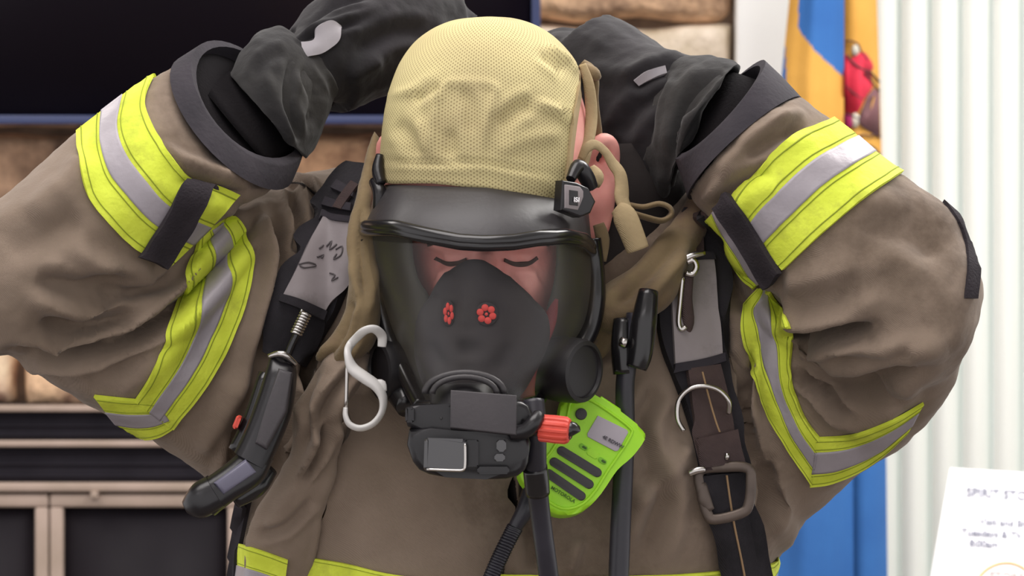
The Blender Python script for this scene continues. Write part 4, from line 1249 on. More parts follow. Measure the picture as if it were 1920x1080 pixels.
bm = bmesh.new(); tube(bm, P3([(1108, 312, -.06), (1116, 330, -.06), (1112, 346, -.062)]), [.003, .007, .006], 12, 4); build('buckle_roller', bm, M['elastic'], bk)
bm = bmesh.new(); tube(bm, P3([(712, 290, -.03), (708, 320, -.034), (714, 345, -.04)]), [.003, .005, .004], 10, 4); tube(bm, P3([(700, 340, -.03), (712, 360, -.04), (710, 392, -.04)]), [.004, .006, .005], 10, 4)
build('buckle', bm, M['plastic'], mask)

# rubber forehead seal and glossy brow ridge
bm = bmesh.new()
def skirt(bm, top, bot, ytop, ybot, xc, n=48, m_=10, thick=.004, bulge=.004):
    """top/bot: functions angle->(px,py,y)"""
    g = []
    for i in range(n + 1):
        t = -PI / 2 + PI * i / n
        a = top(t); b_ = bot(t); row = []
        for j in range(m_ + 1):
            f = j / m_
            q = [a[k] * (1 - f) + b_[k] * f for k in range(3)]
            q[2] -= bulge * math.sin(PI * f)
            row.append(bm.verts.new(P(*q)))
        g.append(row)
    bk_ = [[bm.verts.new(v.co + Vector((0, thick, 0))) for v in r] for r in g]
    for i in range(n):
        for j in range(m_):
            bm.faces.new((g[i][j], g[i + 1][j], g[i + 1][j + 1], g[i][j + 1]))
            bm.faces.new((bk_[i][j], bk_[i][j + 1], bk_[i + 1][j + 1], bk_[i + 1][j]))
        bm.faces.new((g[i][0], bk_[i][0], bk_[i + 1][0], g[i + 1][0])); bm.faces.new((g[i][m_], g[i + 1][m_], bk_[i + 1][m_], bk_[i][m_]))
    for r, s_ in ((g[0], bk_[0]), (g[n], bk_[n])):
        for j in range(m_): bm.faces.new((r[j], s_[j], s_[j + 1], r[j + 1]))
def top_e(t):
    return (912 + 190 * math.sin(t), 352 + 6 * math.sin(t) + (22 * max(0, math.sin(t))), -.01 - .098 * math.cos(t))
def brow_y(px):
    return float(np.interp(px, [676, 700, 740, 800, 860, 905, 960, 1010, 1060, 1095, 1112], [424, 424, 424, 438, 450, 453, 451, 443, 440, 448, 466]))
def bot_e(t):
    px = 896 + 214 * math.sin(t)
    return (px, brow_y(px), -.02 - .128 * max(0, math.cos(t)) ** .8)
skirt(bm, top_e, bot_e, 0, 0, 0, bulge=.006)
me_ = None
fs = build('forehead_seal', bm, M['rubber'], mask)
bm = bmesh.new()
pts = []; rr = []
for i in range(41):
    t = -PI / 2 + PI * i / 40
    q = bot_e(t); pts.append(P(q[0], q[1], q[2] - .002)); rr.append(.0052 if 2 < i < 38 else .0042)
tube(bm, pts, rr, 14, 2, flat=(1, 1))
pts = []
for i in range(41):
    t = -PI / 2 + PI * i / 40
    q = bot_e(t); pts.append(P(q[0], q[1] + 9, q[2] - .003))
tube(bm, pts, .0042, 14, 2)
build('brow_rim', bm, M['rubber_gloss'], mask)

# lens
rowsL = [(448, 690, 1108, -.03, -.150), (500, 694, 1114, -.03, -.156), (560, 708, 1116, -.035, -.162), (620, 726, 1104, -.04, -.168), (680, 748, 1066, -.055, -.174), (730, 772, 1016, -.08, -.178), (762, 788, 996, -.10, -.180)]
rl = catmull(rowsL, 6)
bm = bmesh.new()
g = []
def lens_pt(r, t):
    py, l, R, ye, yf = r
    bow = 10 * math.cos(t) * max(0, (520 - py) / 72) if py < 520 else 0
    return P((l + R) / 2 + (R - l) / 2 * math.sin(t), py + bow, ye - (ye - yf) * max(0, math.cos(t)) ** .75)
for r in rl:
    g.append([bm.verts.new(lens_pt(r, -PI / 2 + PI * i / 48)) for i in range(49)])
for a, b_ in zip(g, g[1:]):
    for i in range(48): bm.faces.new((a[i], a[i + 1], b_[i + 1], b_[i]))
build('face_lens', bm, M['lens'], mask)
bm = bmesh.new()
for sd in (0, 1):
    pts = [lens_pt(r, -PI / 2 if sd == 0 else PI / 2) + Vector((0, .002, 0)) for r in rl[::3]]
    tube(bm, pts, [.0062 if sd == 0 else .0085] * len(pts), 14, 3)
pts = [lens_pt(rl[-1], -PI / 2 + PI * i / 20) for i in range(21)]
tube(bm, pts, .005, 12, 2)
build('lens_frame', bm, M['rubber_gloss'], mask)
# dark skirt behind the frame on both sides
bm = bmesh.new()
for A, B, y0_, y1_ in (([(694, 440), (712, 540), (744, 650), (786, 750)], [(745, 440), (760, 540), (790, 640), (840, 740)], -.02, .02),
                       ([(1108, 440), (1112, 540), (1086, 650), (1000, 760)], [(1080, 440), (1068, 540), (1040, 640), (980, 740)], -.02, .0)):
    a = catmull(A, 6); b_ = catmull(B, 6)
    va = [bm.verts.new(P(q[0], q[1], y0_)) for q in a]; vb_ = [bm.verts.new(P(q[0], q[1], y1_ + .01)) for q in b_]
    vc = [bm.verts.new(P(q[0], q[1], y1_ - .05)) for q in b_]
    for i in range(len(va) - 1):
        bm.faces.new((va[i], va[i + 1], vb_[i + 1], vb_[i])); bm.faces.new((va[i], vc[i], vc[i + 1], va[i + 1]))
        bm.faces.new((vc[i], vb_[i], vb_[i + 1], vc[i + 1]))
build('rubber_skirt', bm, M['rubber'], mask)
# inner face seal: leaves only eyes and upper cheeks free
bm = bmesh.new()
def band(bm, A, B, ya, yb, n=24, m_=8, th=.003):
    a = resample(A, n); b_ = resample(B, n)
    g = []
    for i in range(n + 1):
        row = []
        for j in range(m_ + 1):
            f = j / m_
            y = ya + (yb - ya) * (f ** 1.6)
            q = a[i] * (1 - f) + b_[i] * f
            row.append(bm.verts.new(P(q[0], q[1], y)))
        g.append(row)
    k_ = [[bm.verts.new(v.co + Vector((0, th, 0))) for v in r] for r in g]
    for i in range(n):
        for j in range(m_):
            bm.faces.new((g[i][j], g[i + 1][j], g[i + 1][j + 1], g[i][j + 1])); bm.faces.new((k_[i][j], k_[i][j + 1], k_[i + 1][j + 1], k_[i + 1][j]))
        bm.faces.new((g[i][0], k_[i][0], k_[i + 1][0], g[i + 1][0]))
band(bm, [(772, 440), (776, 490), (788, 530), (806, 560), (800, 620), (810, 700), (850, 745)], [(698, 440), (704, 500), (716, 560), (732, 620), (754, 680), (778, 730), (800, 752)], -.098, -.036)
band(bm, [(1044, 440), (1042, 500), (1036, 540), (1026, 575), (1016, 620), (990, 690), (940, 745)], [(1102, 440), (1108, 500), (1108, 560), (1096, 620), (1058, 680), (1008, 730), (985, 752)], -.098, -.036)
build('face_seal', bm, M['seal'], mask)
bm = bmesh.new()
tube(bm, P3([(1040, 560, -.094), (1030, 600, -.098), (1010, 640, -.106), (992, 680, -.112), (985, 720, -.116), (990, 745, -.118)]), [.003, .006, .008, .008, .008, .006], 14, 5, flat=(.5, 1))
build('red_band', bm, M['dark_red'], mask)  # dark red band running down inside the lens
# nose cup
cup_rows = [(492, 868, 912, -.122, -.012), (506, 846, 936, -.118, -.020), (530, 824, 962, -.114, -.028), (558, 804, 996, -.110, -.034), (590, 784, 1026, -.106, -.038), (640, 776, 1030, -.104, -.042), (690, 782, 1010, -.106, -.044), (735, 800, 985, -.110, -.044), (756, 830, 960, -.11, -.03)]
bm = bmesh.new(); g = []
for r in catmull(cup_rows, 6):
    py, l, R, yb_, dp = r
    g.append([bm.verts.new(P((l + R) / 2 + (R - l) / 2 * math.sin(t), py - 6 * math.cos(t), yb_ + dp * (max(0, math.cos(t)) ** .9))) for t in [-PI / 2 + PI * i / 40 for i in range(41)]])
for a, b_ in zip(g, g[1:]):
    for i in range(40): bm.faces.new((a[i], a[i + 1], b_[i + 1], b_[i]))
bmesh.ops.recalc_face_normals(bm, faces=bm.faces)
me = bpy.data.meshes.new('nose_cup'); bm.to_mesh(me); bm.free()
sculpt(me, [([(845, 505), (815, 560)], 10, .003), ([(940, 510), (1000, 575)], 10, .003), ([(878, 530), (876, 600), (874, 660)], 14, .0035), ([(850, 655), (905, 655)], 12, -.003), ([(800, 640), (830, 690)], 12, -.003), ([(960, 640), (930, 700)], 12, -.003), ([(846, 560), (842, 620)], 14, -.003), ([(915, 560), (912, 620)], 16, -.003)])
cup = link_mesh('nose_cup', me, M['cup'], mask)
sol = cup.modifiers.new('thickness', 'SOLIDIFY'); sol.thickness = .002
cupb = bvh_of([cup])
for (cx, cy, rx, ry) in ((841, 588, 11, 22), (912, 589, 20, 20)):
    loc, n = hit(cupb, cx, cy, -.14)
    bm = bmesh.new()
    poly = [(cx + rx * 1.15 * math.cos(t * PI / 12), cy + ry * 1.12 * math.sin(t * PI / 12)) for t in range(24)]
    prism(bm, poly, loc.y - .0030, .006, .0008)
    vv = build('inhalation_valve', bm, M['cup'], cup, 40)
    bm = bmesh.new()
    for q in range(6):
        a = q * PI / 3 + .3
        x = cx + rx * .62 * math.cos(a); y = cy + ry * .62 * math.sin(a)
        pl = [(x + rx * .34 * math.cos(t * PI / 5), y + ry * .34 * math.sin(t * PI / 5)) for t in range(10)]
        prism(bm, pl, loc.y - .0044, .003, .0004, seg=1)
    prism(bm, [(cx + rx * .16 * math.cos(t * PI / 5), cy + ry * .16 * math.sin(t * PI / 5)) for t in range(10)], loc.y - .0044, .003, .0003, seg=1)
    build('valve_petals', bm, M['red_dim'], vv)
# port ring at the foot of the lens
bm = bmesh.new()
for rr_, yy_, rad in ((74, -.182, .0030), (60, -.187, .0024)):
    pts = [P(871 + rr_ * math.cos(t * PI / 16), 738 - rr_ * .52 * math.sin(t * PI / 16), yy_) for t in range(17)]
    tube(bm, pts, rad, 10, 1)
build('port_ring', bm, M['rubber'], mask)
bm = bmesh.new(); loft(bm, [(812, 716, 932, 716, -.15, .03), (808, 735, 936, 735, -.155, .034), (806, 760, 940, 760, -.16, .036)], 28, 3); build('port', bm, M['emitter'], mask)
# voice emitters
def emitter(cx, cy, y, nx, r, rx_):
    bm = bmesh.new()
    c = P(cx, cy, y); axis = Vector((nx, -.75, -.1)).normalized()
    u = Vector((0, 0, 1)); u = (u - axis * u.dot(axis)).normalized(); v = axis.cross(u)
    prof = [(0, .031), (r * .5, .0305), (r * .78, .0295), (r * .82, .032), (r * .95, .031), (r, .026), (r * 1.02, .010), (r * .95, -.01), (r * .8, -.03), (0, -.034)]
    rings = []
    for (q, h) in prof:
        if q == 0: rings.append([bm.verts.new(c + axis * h)] * 1); continue
        rings.append([bm.verts.new(c + axis * h + (u * math.cos(t * PI / 20) + v * math.sin(t * PI / 20) * rx_) * q) for t in range(40)])
    for a, b_ in zip(rings, rings[1:]):
        for k in range(40):
            if len(a) == 1: bm.faces.new((a[0], b_[k], b_[(k + 1) % 40]))
            elif len(b_) == 1: bm.faces.new((a[k], b_[0], a[(k + 1) % 40]))
            else: bm.faces.new((a[k], b_[k], b_[(k + 1) % 40], a[(k + 1) % 40]))
    o = build('voice_emitter', bm, M['emitter'], mask, 35)
    return o
emitter(1038, 690, -.084, 0.95, .026, 1.0)
emitter(776, 690, -.03, -1.5, .025, 1.0)
bm = bmesh.new(); tube(bm, P3([(716, 600, -.03), (730, 660, -.03), (748, 720, -.04), (766, 764, -.06)]), [.008, .013, .014, .010], 16, 5); build('side_housing', bm, M['rubber_gloss'], mask)
bm = bmesh.new(); tube(bm, P3([(1086, 656, -.085), (1096, 648, -.09), (1102, 644, -.092)]), [.006, .005, .004], 12, 3); build('stud', bm, M['plastic'], mask)
# cords beside the lens
bm = bmesh.new()
for k, dx in enumerate((0, 9, 17)):
    tube(bm, P3([(712 + dx, 562, -.02), (704 + dx, 590, -.02), (706 + dx, 620, -.02), (716 + dx, 640, -.02)]), .0022, 8, 4)
build('neck_cord', bm, M['hood'], mask)

# ================================================================== REGULATOR
reg = empty('air_regulator', P(880, 820, -.19) * 1, 'black air regulator with red knob plugged into the foot of the mask', 'regulator')
bm = bmesh.new()
prism(bm, smooth_poly([(762, 766), (790, 760), (850, 757), (900, 752), (960, 750), (990, 760), (1000, 790), (992, 812), (900, 812), (800, 808), (764, 800)], 2), -.192, .05, .004)
build('upper_housing', bm, M['plastic'], reg, 40)
bm = bmesh.new()
prism(bm, smooth_poly([(767, 806), (860, 808), (940, 812), (990, 816), (992, 850), (984, 882), (950, 898), (870, 897), (805, 890), (774, 866)], 2), -.198, .058, .005)
build('lower_housing', bm, M['plastic'], reg, 40)
bm = bmesh.new(); prism(bm, [(845, 731), (969, 741), (969, 816), (844, 802)], -.207, .02, .0012, plane=(0, -.00005)); build('cover_plate', bm, M['plastic_grey'], reg, 40)
bm = bmesh.new(); prism(bm, rrect(834, 853, 78, 62, 6, 2), -.211, .02, .003); pc = build('purge_cover', bm, M['clear_cover'], reg, 40)
bm = bmesh.new()
tube(bm, P3([(872, 832, -.211), (872, 870, -.211), (868, 881, -.211), (850, 882, -.211), (800, 880, -.211)]), .0011, 8, 4)
build('cover_edge', bm, M['chrome'], pc)
bm = bmesh.new(); prism(bm, rrect(768, 778, 16, 28, 3), -.198, .02, .002); build('release_tab', bm, M['plastic'], reg, 40)
bm = bmesh.new(); prism(bm, rrect(940, 836, 18, 22, 5), -.205, .012, .0008); prism(bm, rrect(937, 858, 20, 14, 4), -.204, .012, .0008); build('latch', bm, M['clear_cover'], reg, 40)
bm = bmesh.new(); prism(bm, rrect(885, 850, 24, 50, 3), -.203, .012, .001); prism(bm, rrect(925, 882, 60, 14, 4), -.203, .012, .001); build('side_block', bm, M['plastic'], reg, 40)
bm = bmesh.new(); prism(bm, rrect(827, 784, 5, 5, 2.4), -.1935, .002, .0002); build('screw', bm, M['rubber_gloss'], reg)
bm = bmesh.new(); tube(bm, P3([(960, 812, -.2), (985, 808, -.205), (1002, 792, -.205), (1010, 778, -.2)]), [.006, .006, .006, .005], 12, 5); build('lever', bm, M['plastic'], reg)
# red knob, ribbed, its axis pointing right
bm = bmesh.new()
a0 = P(1012, 802, -.195); a1 = P(1070, 808, -.2)
ax = (a1 - a0).normalized(); u = Vector((0, 0, 1)); u = (u - ax * u.dot(ax)).normalized(); v = ax.cross(u)
n_ = 72; rings = []
for f, r_ in ((0, .0088), (.03, .0098), (.5, .0102), (.85, .0100), (.95, .0092), (1, .007)):
    rg = []
    for k in range(n_):
        t = 2 * PI * k / n_
        rb = r_ * (1 + (.07 if (k % 6) < 3 else -.05) * (1 if f < .9 else .2))
        rg.append(bm.verts.new(a0 + ax * (a1 - a0).length * f + (u * math.cos(t) + v * math.sin(t)) * rb))
    rings.append(rg)
for a, b_ in zip(rings, rings[1:]):
    for k in range(n_): bm.faces.new((a[k], b_[k], b_[(k + 1) % n_], a[(k + 1) % n_]))
bm.faces.new(rings[0]); bm.faces.new(rings[-1])
build('knob', bm, M['red'], reg, 30)
bm = bmesh.new(); tube(bm, [a1 - ax * .004, a1 + ax * .002, a1 + ax * .004 + Vector((0, 0, -.002))], [.0075, .007, .004], 14, 3); tube(bm, [a0 - ax * .014, a0 + ax * .002], [.006, .0075], 14, 2)
build('knob_stem', bm, M['rubber_gloss'], reg)
bm = bmesh.new()
tube(bm, P3([(1000, 752, -.165), (1004, 800, -.17), (1004, 850, -.165), (1006, 900, -.155), (1014, 970, -.14), (1026, 1060, -.125), (1040, 1160, -.10), (1052, 1300, -.07), (1056, 1400, -.06)]), [.0088, .0088, .0088, .0085, .0080, .0080, .0080, .0080, .0080], 18, 5)
build('hose', bm, M['hose'], reg)
bm = bmesh.new(); tube(bm, P3([(1003, 875, -.16), (1006, 900, -.155), (1008, 925, -.15)]), [.0098, .010, .0098], 18, 3); build('hose_sleeve', bm, M['rubber_gloss'], reg)

# ================================================================== SPEAKER MICROPHONE
mic = empty('speaker_microphone', P(1110, 850, -.07) * 1, 'lime green radio speaker microphone clipped on the chest beside the red knob', 'radio microphone')
outl = [(1054, 750), (1072, 734), (1098, 733), (1124, 745), (1165, 772), (1206, 806), (1209, 824), (1186, 856), (1157, 882), (1127, 926), (1098, 955), (1065, 966), (1034, 960), (1000, 927), (974, 890), (988, 862), (1022, 834), (1046, 794)]
MP = (.00003, -.00006); MC = (1090, 850)
bm = bmesh.new(); prism(bm, smooth_poly(outl, 3), -.070, .034, .004, plane=MP, c=MC, seg=4)
mb = build('case', bm, M['green'], mic, 60)
inner = [(1068, 758), (1082, 747), (1100, 748), (1122, 759), (1160, 785), (1183, 804), (1184, 814), (1168, 842), (1140, 882), (1118, 918), (1094, 944), (1066, 954), (1040, 948), (1008, 920), (1006, 884), (1034, 846), (1060, 800)]
bm = bmesh.new()
pts = []
for (x, y) in smooth_poly(inner, 2):
    pts.append(P(x, y, -.0702 + MP[0] * (x - MC[0]) + MP[1] * (y - MC[1])))
tube(bm, pts, .0013, 8, 1, closed=True)
build('front_rim', bm, M['green'], mic)
def mz(x, y): return MP[0] * (x - MC[0]) + MP[1] * (y - MC[1])
def mpr(name, poly, y, th, bev, m, par=mic):
    bm = bmesh.new()
    c = (sum(p[0] for p in poly) / len(poly), sum(p[1] for p in poly) / len(poly))
    prism(bm, poly, y + mz(*c), th, bev, plane=MP, c=c); return build(name, bm, m, par, 40)
mpr('antenna_stub', [(1122, 748), (1128, 742), (1164, 766), (1166, 776), (1150, 775)], -.064, .02, .002, M['green'])
dsp = mpr('display', [(1121, 779), (1176, 806), (1178, 811), (1159, 845), (1153, 846), (1102, 819), (1101, 813)], -.0712, .003, .0004, M['screen_grey'])
mpr('emergency_button', [(1090 + 11 * math.cos(t * PI / 12), 776 + 11 * math.sin(t * PI / 12)) for t in range(24)], -.0722, .004, .0008, M['plastic_grey'])
for (p, q) in (((1053, 845), (1120, 886)), ((1039, 866), (1105, 908)), ((1029, 888), (1090, 930))):
    cx = (p[0] + q[0]) / 2; cy = (p[1] + q[1]) / 2; L_ = math.hypot(q[0] - p[0], q[1] - p[1]) + 17
    mpr('speaker_slot', rrect(cx, cy, L_, 17, 8.3, math.degrees(math.atan2(q[1] - p[1], q[0] - p[0]))), -.0716, .004, .0008, M['rubber'])
for (x, y) in ((1094, 838), (1130, 864)):
    mpr('button', rrect(x, y, 17, 9, 4, 32), -.0712, .002, .0005, M['green_dark'])
    mpr('indicator', rrect(x + 2, y + 1, 9, 4, 1.9, 32), -.0720, .001, .0002, M['ink_green'])
mpr('menu_key', rrect(1112, 850, 22, 14, 3, 32), -.0708, .002, .0005, M['green'])
mpr('screw_hole', rrect(1078, 739, 9, 5, 2.4, -10), -.0704, .002, .0002, M['ink_green'])
def mp_(x, y, l=-.0722): return P(x, y, l + mz(x, y))
rt_ = mp_(1150, 832) - mp_(1122, 817); up_ = mp_(1120, 800) - mp_(1130, 784) ; up_ = Vector((.5, 0, .87))
put_text('lettering', '4E RDWW', mp_(1129, 821, -.0717), rt_, up_, .0040, M['ink'], dsp, lift=.0002)
put_text('lettering', 'MOTOROLA', mp_(1032, 916, -.0710), mp_(1100, 958) - mp_(1040, 921), Vector((.5, 0, .87)), .0040, M['ink_green'], mic, lift=.0002)
bm = bmesh.new()
pts = P3([(1000, 915, -.055), (988, 950, -.06), (965, 990, -.06), (942, 1035, -.058), (920, 1085, -.055), (900, 1140, -.05)])
tube(bm, pts, [.0075, .0075, .0058, .0055, .0055, .0055], 12, 5)
dens = catmull([tuple(p) for p in pts[2:]], 30)
for p in dens[::3]:
    p = Vector(p); t = (pts[4] - pts[2]).normalized(); u = t.cross(Vector((0, -1, 0))).normalized()
    tube(bm, [p + (u * math.cos(k * PI / 5) + Vector((0, -1, 0)) * math.sin(k * PI / 5)) * .0055 for k in range(10)], .0014, 6, 1, closed=True)
build('cord', bm, M['hose'], mic)
strip('shirt_clip', [(1020, 800), (1080, 830)], [(1010, 830), (1070, 860)], M['plastic'], mic, .012, .012, 8, 4, yg=-.03)

# ================================================================== AIR PACK HARNESS
har = empty('air_pack_harness', P(930, 700, 0) * 1, 'black air pack shoulder harness with grey reflective pads over the brown coat', 'harness')
ls = strip('shoulder_strap', [(652, 326), (636, 338), (602, 382), (566, 452), (532, 532), (514, 595), (502, 660)], [(694, 330), (696, 360), (684, 420), (668, 500), (640, 580), (600, 650), (575, 690)],
           M['black_cloth'], har, .012, .010, 50, 14, yg=-.02, smooth=16)
lsb = bvh_of([ls])
lp = strip('reflective_pad', [(603, 410), (575, 460), (552, 510), (531, 555)], [(662, 416), (658, 470), (650, 530), (606, 585)], M['pad'], har, .004, .005, 24, 14, yg=-.03, smooth=3, bv=lsb)
strip('pad_binding', [(600, 400), (630, 406), (664, 410)], [(597, 412), (630, 418), (664, 422)], M['trim'], lp, .006, .007, 16, 4, yg=-.03, smooth=1, bv=lsb)
strip('pad_binding', [(528, 553), (560, 562), (606, 583)], [(524, 566), (556, 578), (600, 600)], M['black_cloth'], lp, .006, .007, 16, 4, yg=-.03, smooth=1, bv=lsb)
strip('webbing_loop', [(612, 372), (640, 380), (662, 384)], [(604, 388), (636, 394), (660, 398)], M['trim'], har, .004, .004, 16, 5, yg=-.03, bv=lsb)
strip('webbing_loop', [(634, 342), (654, 352), (668, 358)], [(622, 356), (646, 366), (664, 372)], M['trim'], har, .004, .004, 16, 5, yg=-.03, bv=lsb)
strip('red_webbing', [(662, 345), (640, 372), (628, 392)], [(676, 352), (656, 378), (644, 396)], M['web_brown'], har, .005, .003, 16, 5, yg=-.03, smooth=2, bv=lsb)
pbv = bvh_of([lp])
bm = bmesh.new()
for pl in ([(612, 462), (622, 452), (618, 468), (632, 458)], [(630, 468), (642, 462), (640, 478), (626, 486), (632, 476)], [(594, 482), (606, 478), (602, 484)], [(560, 496), (578, 492), (592, 498), (570, 502), (562, 498)],
           [(618, 512), (628, 516), (622, 526), (634, 520)], [(598, 466), (606, 460)]):
    pts = []
    for q in pl:
        loc, n = hit(pbv, q[0], q[1], -.03); pts.append(loc + n * .0006)
    tube(bm, pts, .0007, 6, 3)
build('marker_writing', bm, M['pen'], lp)
rs = strip('shoulder_strap', [(1272, 402), (1240, 480), (1226, 560), (1236, 650), (1262, 720), (1292, 810), (1312, 900), (1338, 1000), (1356, 1110), (1372, 1330)],
           [(1326, 402), (1364, 470), (1370, 560), (1368, 690), (1380, 760), (1398, 850), (1408, 920), (1420, 1000), (1434, 1110), (1450, 1330)], M['black_cloth'], har, .011, .009, 60, 14, yg=-.02, smooth=16)
rsb = bvh_of([rs])
rp_ = strip('reflective_pad', [(1252, 492), (1258, 590), (1264, 690)], [(1338, 486), (1348, 590), (1352, 664)], M['pad'], har, .004, .005, 24, 12, yg=-.03, smooth=3, bv=rsb)
strip('pad_binding', [(1262, 684), (1306, 676), (1356, 662)], [(1264, 700), (1308, 692), (1358, 678)], M['trim'], rp_, .006, .006, 16, 4, yg=-.03, smooth=1, bv=rsb)
strip('pad_binding', [(1246, 478), (1290, 476), (1340, 474)], [(1248, 494), (1290, 492), (1342, 488)], M['black_cloth'], rp_, .006, .006, 16, 4, yg=-.03, smooth=1, bv=rsb)
w1 = strip('webbing', [(1282, 400), (1278, 440), (1276, 482)], [(1322, 402), (1320, 440), (1318, 482)], M['web_brown'], har, .005, .004, 20, 8, yg=-.02, smooth=2, bv=rsb)
w2 = strip('webbing', [(1284, 694), (1294, 760), (1306, 830), (1318, 880)], [(1346, 684), (1362, 750), (1376, 830), (1388, 880)], M['web_brown'], har, .006, .005, 30, 8, yg=-.02, smooth=2, bv=rsb)
w3 = strip('webbing', [(1320, 890), (1336, 980), (1354, 1110), (1376, 1320)], [(1390, 884), (1402, 980), (1418, 1110), (1440, 1320)], M['black_cloth'], har, .006, .005, 30, 8, yg=-.02, smooth=2, bv=rsb)
w4 = strip('webbing', [(1296, 826), (1300, 850), (1306, 876)], [(1378, 806), (1384, 840), (1392, 866)], M['web_brown'], har, .010, .006, 16, 8, yg=-.02, smooth=2, bv=rsb)
for A, par in (([(1300, 420), (1298, 476)], w1), ([(1310, 700), (1320, 740), (1334, 790), (1342, 812)], w2), ([(1355, 890), (1364, 960), (1380, 1040), (1390, 1100)], w3)):
    strip('stitching', [(x - 1.5, y) for x, y in A], [(x + 1.5, y) for x, y in A], M['stitch'], par, .0012 + .0055, .001, 20, 2, yg=-.03, bv=rsb)
# D ring
bm = bmesh.new()
loc, n = hit(rsb, 1318, 765, -.03); yy = loc.y - .010
tube(bm, P3([(1282, 808, yy), (1270, 785, yy), (1272, 752, yy), (1292, 730, yy), (1320, 724, yy), (1348, 732, yy), (1366, 752, yy), (1366, 775, yy + .004)]), .0022, 10, 5)
build('d_ring', bm, M['chrome'], har)
# slide buckle
yy = hit(rsb, 1355, 930, -.03)[0].y - .010
bm = bmesh.new()
tube(bm, P3([(1312, 884, yy), (1355, 876, yy), (1402, 878, yy), (1408, 905, yy), (1404, 945, yy), (1390, 962, yy), (1340, 974, yy), (1326, 962, yy), (1316, 925, yy)]), .0044, 12, 4, closed=True, flat=(.6, 1))
tube(bm, P3([(1316, 905, yy), (1320, 935, yy), (1332, 958, yy)]), [.004, .006, .004], 10, 3, flat=(.6, 1))
build('slide_buckle', bm, M['brass'], har)
bm = bmesh.new()
tube(bm, P3([(1292, 888, yy - .004), (1306, 882, yy - .005), (1322, 880, yy - .005)]), [.003, .0034, .0028], 10, 4); tube(bm, P3([(1362, 862, yy - .002), (1364, 850, yy - .002)]), .002, 8, 2)
build('buckle_pin', bm, M['chrome'], har)
strip('chest_strap', [(452, 935), (440, 1000), (424, 1110), (410, 1320)], [(482, 920), (466, 1010), (448, 1110), (434, 1320)], M['trim'], har, .008, .004, 20, 5, yg=.02, smooth=3)

# snap hook hanging on the right strap
snap = empty('snap_hook', P(1285, 550, -.06) * 1, 'steel snap hook hanging in front of the grey pad on the right strap', 'hook')
yy = hit(rsb, 1285, 550, -.03)[0].y - .016
bm = bmesh.new()
tube(bm, P3([(1288, 492, yy), (1300, 488, yy), (1306, 500, yy), (1298, 514, yy), (1286, 512, yy)]), .0026, 10, 4)
tube(bm, P3([(1246, 500, yy), (1270, 494, yy), (1296, 480, yy), (1322, 474, yy + .002)]), [.002, .0035, .003, .002], 10, 4)
build('hook', bm, M['chrome'], snap)
bm = bmesh.new(); tube(bm, P3([(1280, 520, yy), (1276, 560, yy), (1272, 604, yy), (1278, 618, yy), (1286, 612, yy)]), [.0022, .0022, .0024, .0024, .002], 10, 4); build('gate', bm, M['chrome'], snap)
bm = bmesh.new(); tube(bm, P3([(1292, 512, yy + .002), (1288, 560, yy + .002), (1290, 605, yy + .004), (1282, 640, yy + .006)]), [.004, .0045, .005, .002], 12, 4, flat=(.5, 1)); build('leather_tab', bm, M['web_brown'], snap)

# air hose down the right of the chest
hs = empty('air_hose', P(1165, 800, -.06) * 1, 'black rubber air hose with metal coupling running down right of the green microphone', 'hose')
bm = bmesh.new(); tube(bm, P3([(1192, 590, -.04), (1180, 660, -.045), (1172, 720, -.045), (1172, 800, -.042), (1168, 900, -.04), (1163, 1000, -.04), (1158, 1140, -.04)]), [.0078, .0078, .0078, .008, .0083, .0085, .0085], 18, 5)
build('tube', bm, M['hose'], hs)
bm = bmesh.new(); tube(bm, P3([(1216, 545, -.045), (1208, 600, -.05), (1200, 660, -.05), (1192, 690, -.05)]), [.008, .0105, .0105, .009], 18, 4); tube(bm, P3([(1168, 600, -.04), (1166, 650, -.045), (1170, 700, -.045)]), [.008, .009, .009], 16, 4); build('coupling', bm, M['rubber_gloss'], hs)
bm = bmesh.new(); tube(bm, P3([(1163, 640, -.056), (1176, 644, -.058)]), .004, 12, 2); build('coupling_pin', bm, M['chrome'], hs)

# ---- gauge console on the left strap
gc = empty('gauge_console', P(470, 820, -.06) * 1, 'black pressure gauge console hanging from the left shoulder strap', 'gauge')
bm = bmesh.new()
loft(bm, [(508, 664, 552, 684, -.062, .010), (500, 690, 556, 706, -.066, .016), (484, 740, 548, 770, -.07, .018), (462, 800, 522, 838, -.074, .019), (440, 846, 502, 880, -.078, .019)], 28, 5, power=.6)
loft(bm, [(446, 850, 512, 862, -.076, .018), (420, 872, 490, 905, -.08, .019), (386, 896, 440, 938, -.086, .018), (360, 912, 404, 966, -.09, .017)], 28, 5, power=.6)
build('housing', bm, M['plastic'], gc, 50)
bm = bmesh.new()
loft(bm, [(388, 892, 424, 950, -.088, .021), (364, 906, 396, 966, -.092, .020), (350, 924, 374, 972, -.094, .016), (342, 940, 352, 962, -.094, .008)], 28, 5, power=.7)
build('end_cap', bm, M['plastic'], gc, 50)
bm = bmesh.new(); prism(bm, [(522, 690), (548, 698), (538, 770), (500, 842), (478, 830), (500, 760)], -.094, .012, .003, plane=(0, -.00006), c=(515, 760)); build('face_plate', bm, M['plastic_grey'], gc, 40)
bm = bmesh.new(); prism(bm, [(462, 862), (482, 886), (420, 928), (402, 906)], -.104, .012, .003, plane=(.0001, 0)); build('gauge_window', bm, M['gauge_highlight'], gc, 40)  # paler than the housing, painting in its bluish highlight
bm = bmesh.new(); tube(bm, P3([(504, 668, -.072), (530, 664, -.076), (556, 684, -.07)]), [.002, .003, .002], 10, 4); build('bezel', bm, M['chrome'], gc)
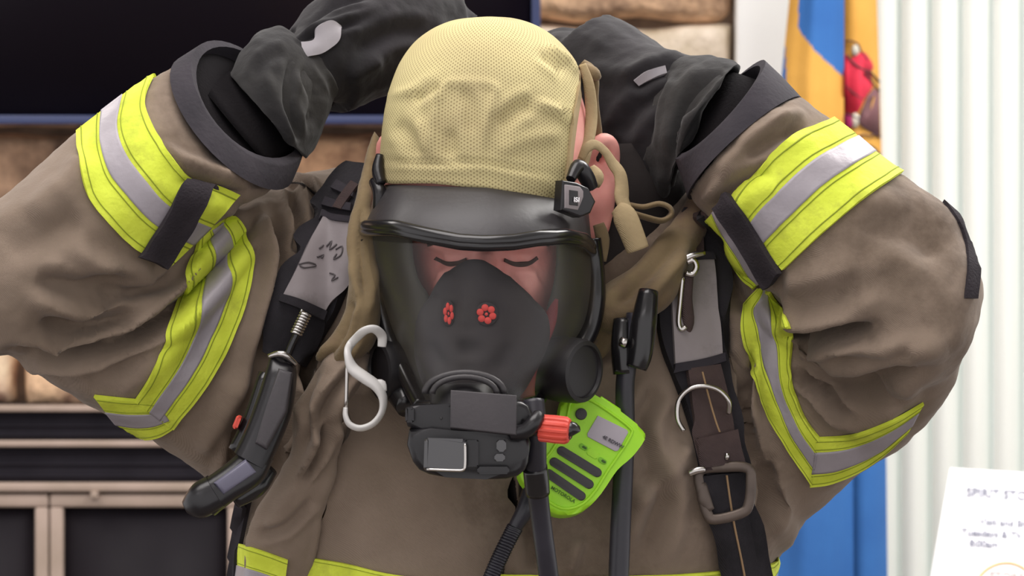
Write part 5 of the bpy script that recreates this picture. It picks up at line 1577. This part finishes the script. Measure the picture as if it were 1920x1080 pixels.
bm = bmesh.new(); tube(bm, P3([(574, 588, -.06), (558, 622, -.062), (544, 652, -.064), (536, 676, -.064)]), .0026, 10, 4); build('line', bm, M['rubber_gloss'], gc)
bm = bmesh.new()
p0 = P(574, 586, -.06); p1 = P(555, 626, -.062)
ax = (p1 - p0).normalized(); u = ax.cross(Vector((0, -1, 0))).normalized(); v = ax.cross(u)
tube(bm, [p0 + (p1 - p0) * (k / 96) + (u * math.cos(k * PI / 6) + v * math.sin(k * PI / 6)) * .0042 for k in range(97)], .0011, 8, 1)
build('spring', bm, M['chrome'], gc)
bm = bmesh.new(); prism(bm, rrect(444, 792, 10, 26, 4, 22), -.07, .012, .002); build('red_button', bm, M['red'], gc, 40)
bm = bmesh.new(); tube(bm, P3([(508, 880, -.056), (480, 912, -.064), (440, 940, -.07)]), [.006, .009, .006], 14, 4); tube(bm, P3([(498, 700, -.05), (470, 790, -.056), (440, 846, -.06)]), [.006, .007, .006], 14, 4); build('rear_bracket', bm, M['rubber_gloss'], gc)

# ---- carabiner
cr = empty('carabiner', P(685, 720, -.07) * 1, 'pale metal carabiner hanging on the chest left of the mask', 'carabiner')
y_ = -.105
bm = bmesh.new()
tube(bm, P3([(716, 650, y_ + .01), (716, 630, y_ + .008), (702, 617, y_), (684, 620, y_), (668, 634, y_ + .01), (656, 648, y_ + .012), (652, 664, y_), (661, 690, y_), (684, 708, y_), (706, 724, y_), (718, 746, y_),
                (716, 772, y_), (700, 794, y_), (676, 803, y_), (656, 796, y_), (648, 780, y_), (648, 764, y_)]),
     [.0035, .004, .0042, .0042, .004, .004, .005, .0078, .0082, .0075, .006, .0046, .0046, .0046, .0044, .0038, .003], 12, 5, flat=(.55, 1))
tube(bm, P3([(706, 716, y_), (716, 720, y_), (721, 734, y_)]), [.002, .0035, .002], 8, 3, flat=(.55, 1))
build('frame', bm, M['carabiner'], cr)
bm = bmesh.new(); tube(bm, P3([(651, 672, y_), (650, 720, y_), (649, 768, y_)]), .0015, 8, 2); build('gate', bm, M['chrome'], cr)
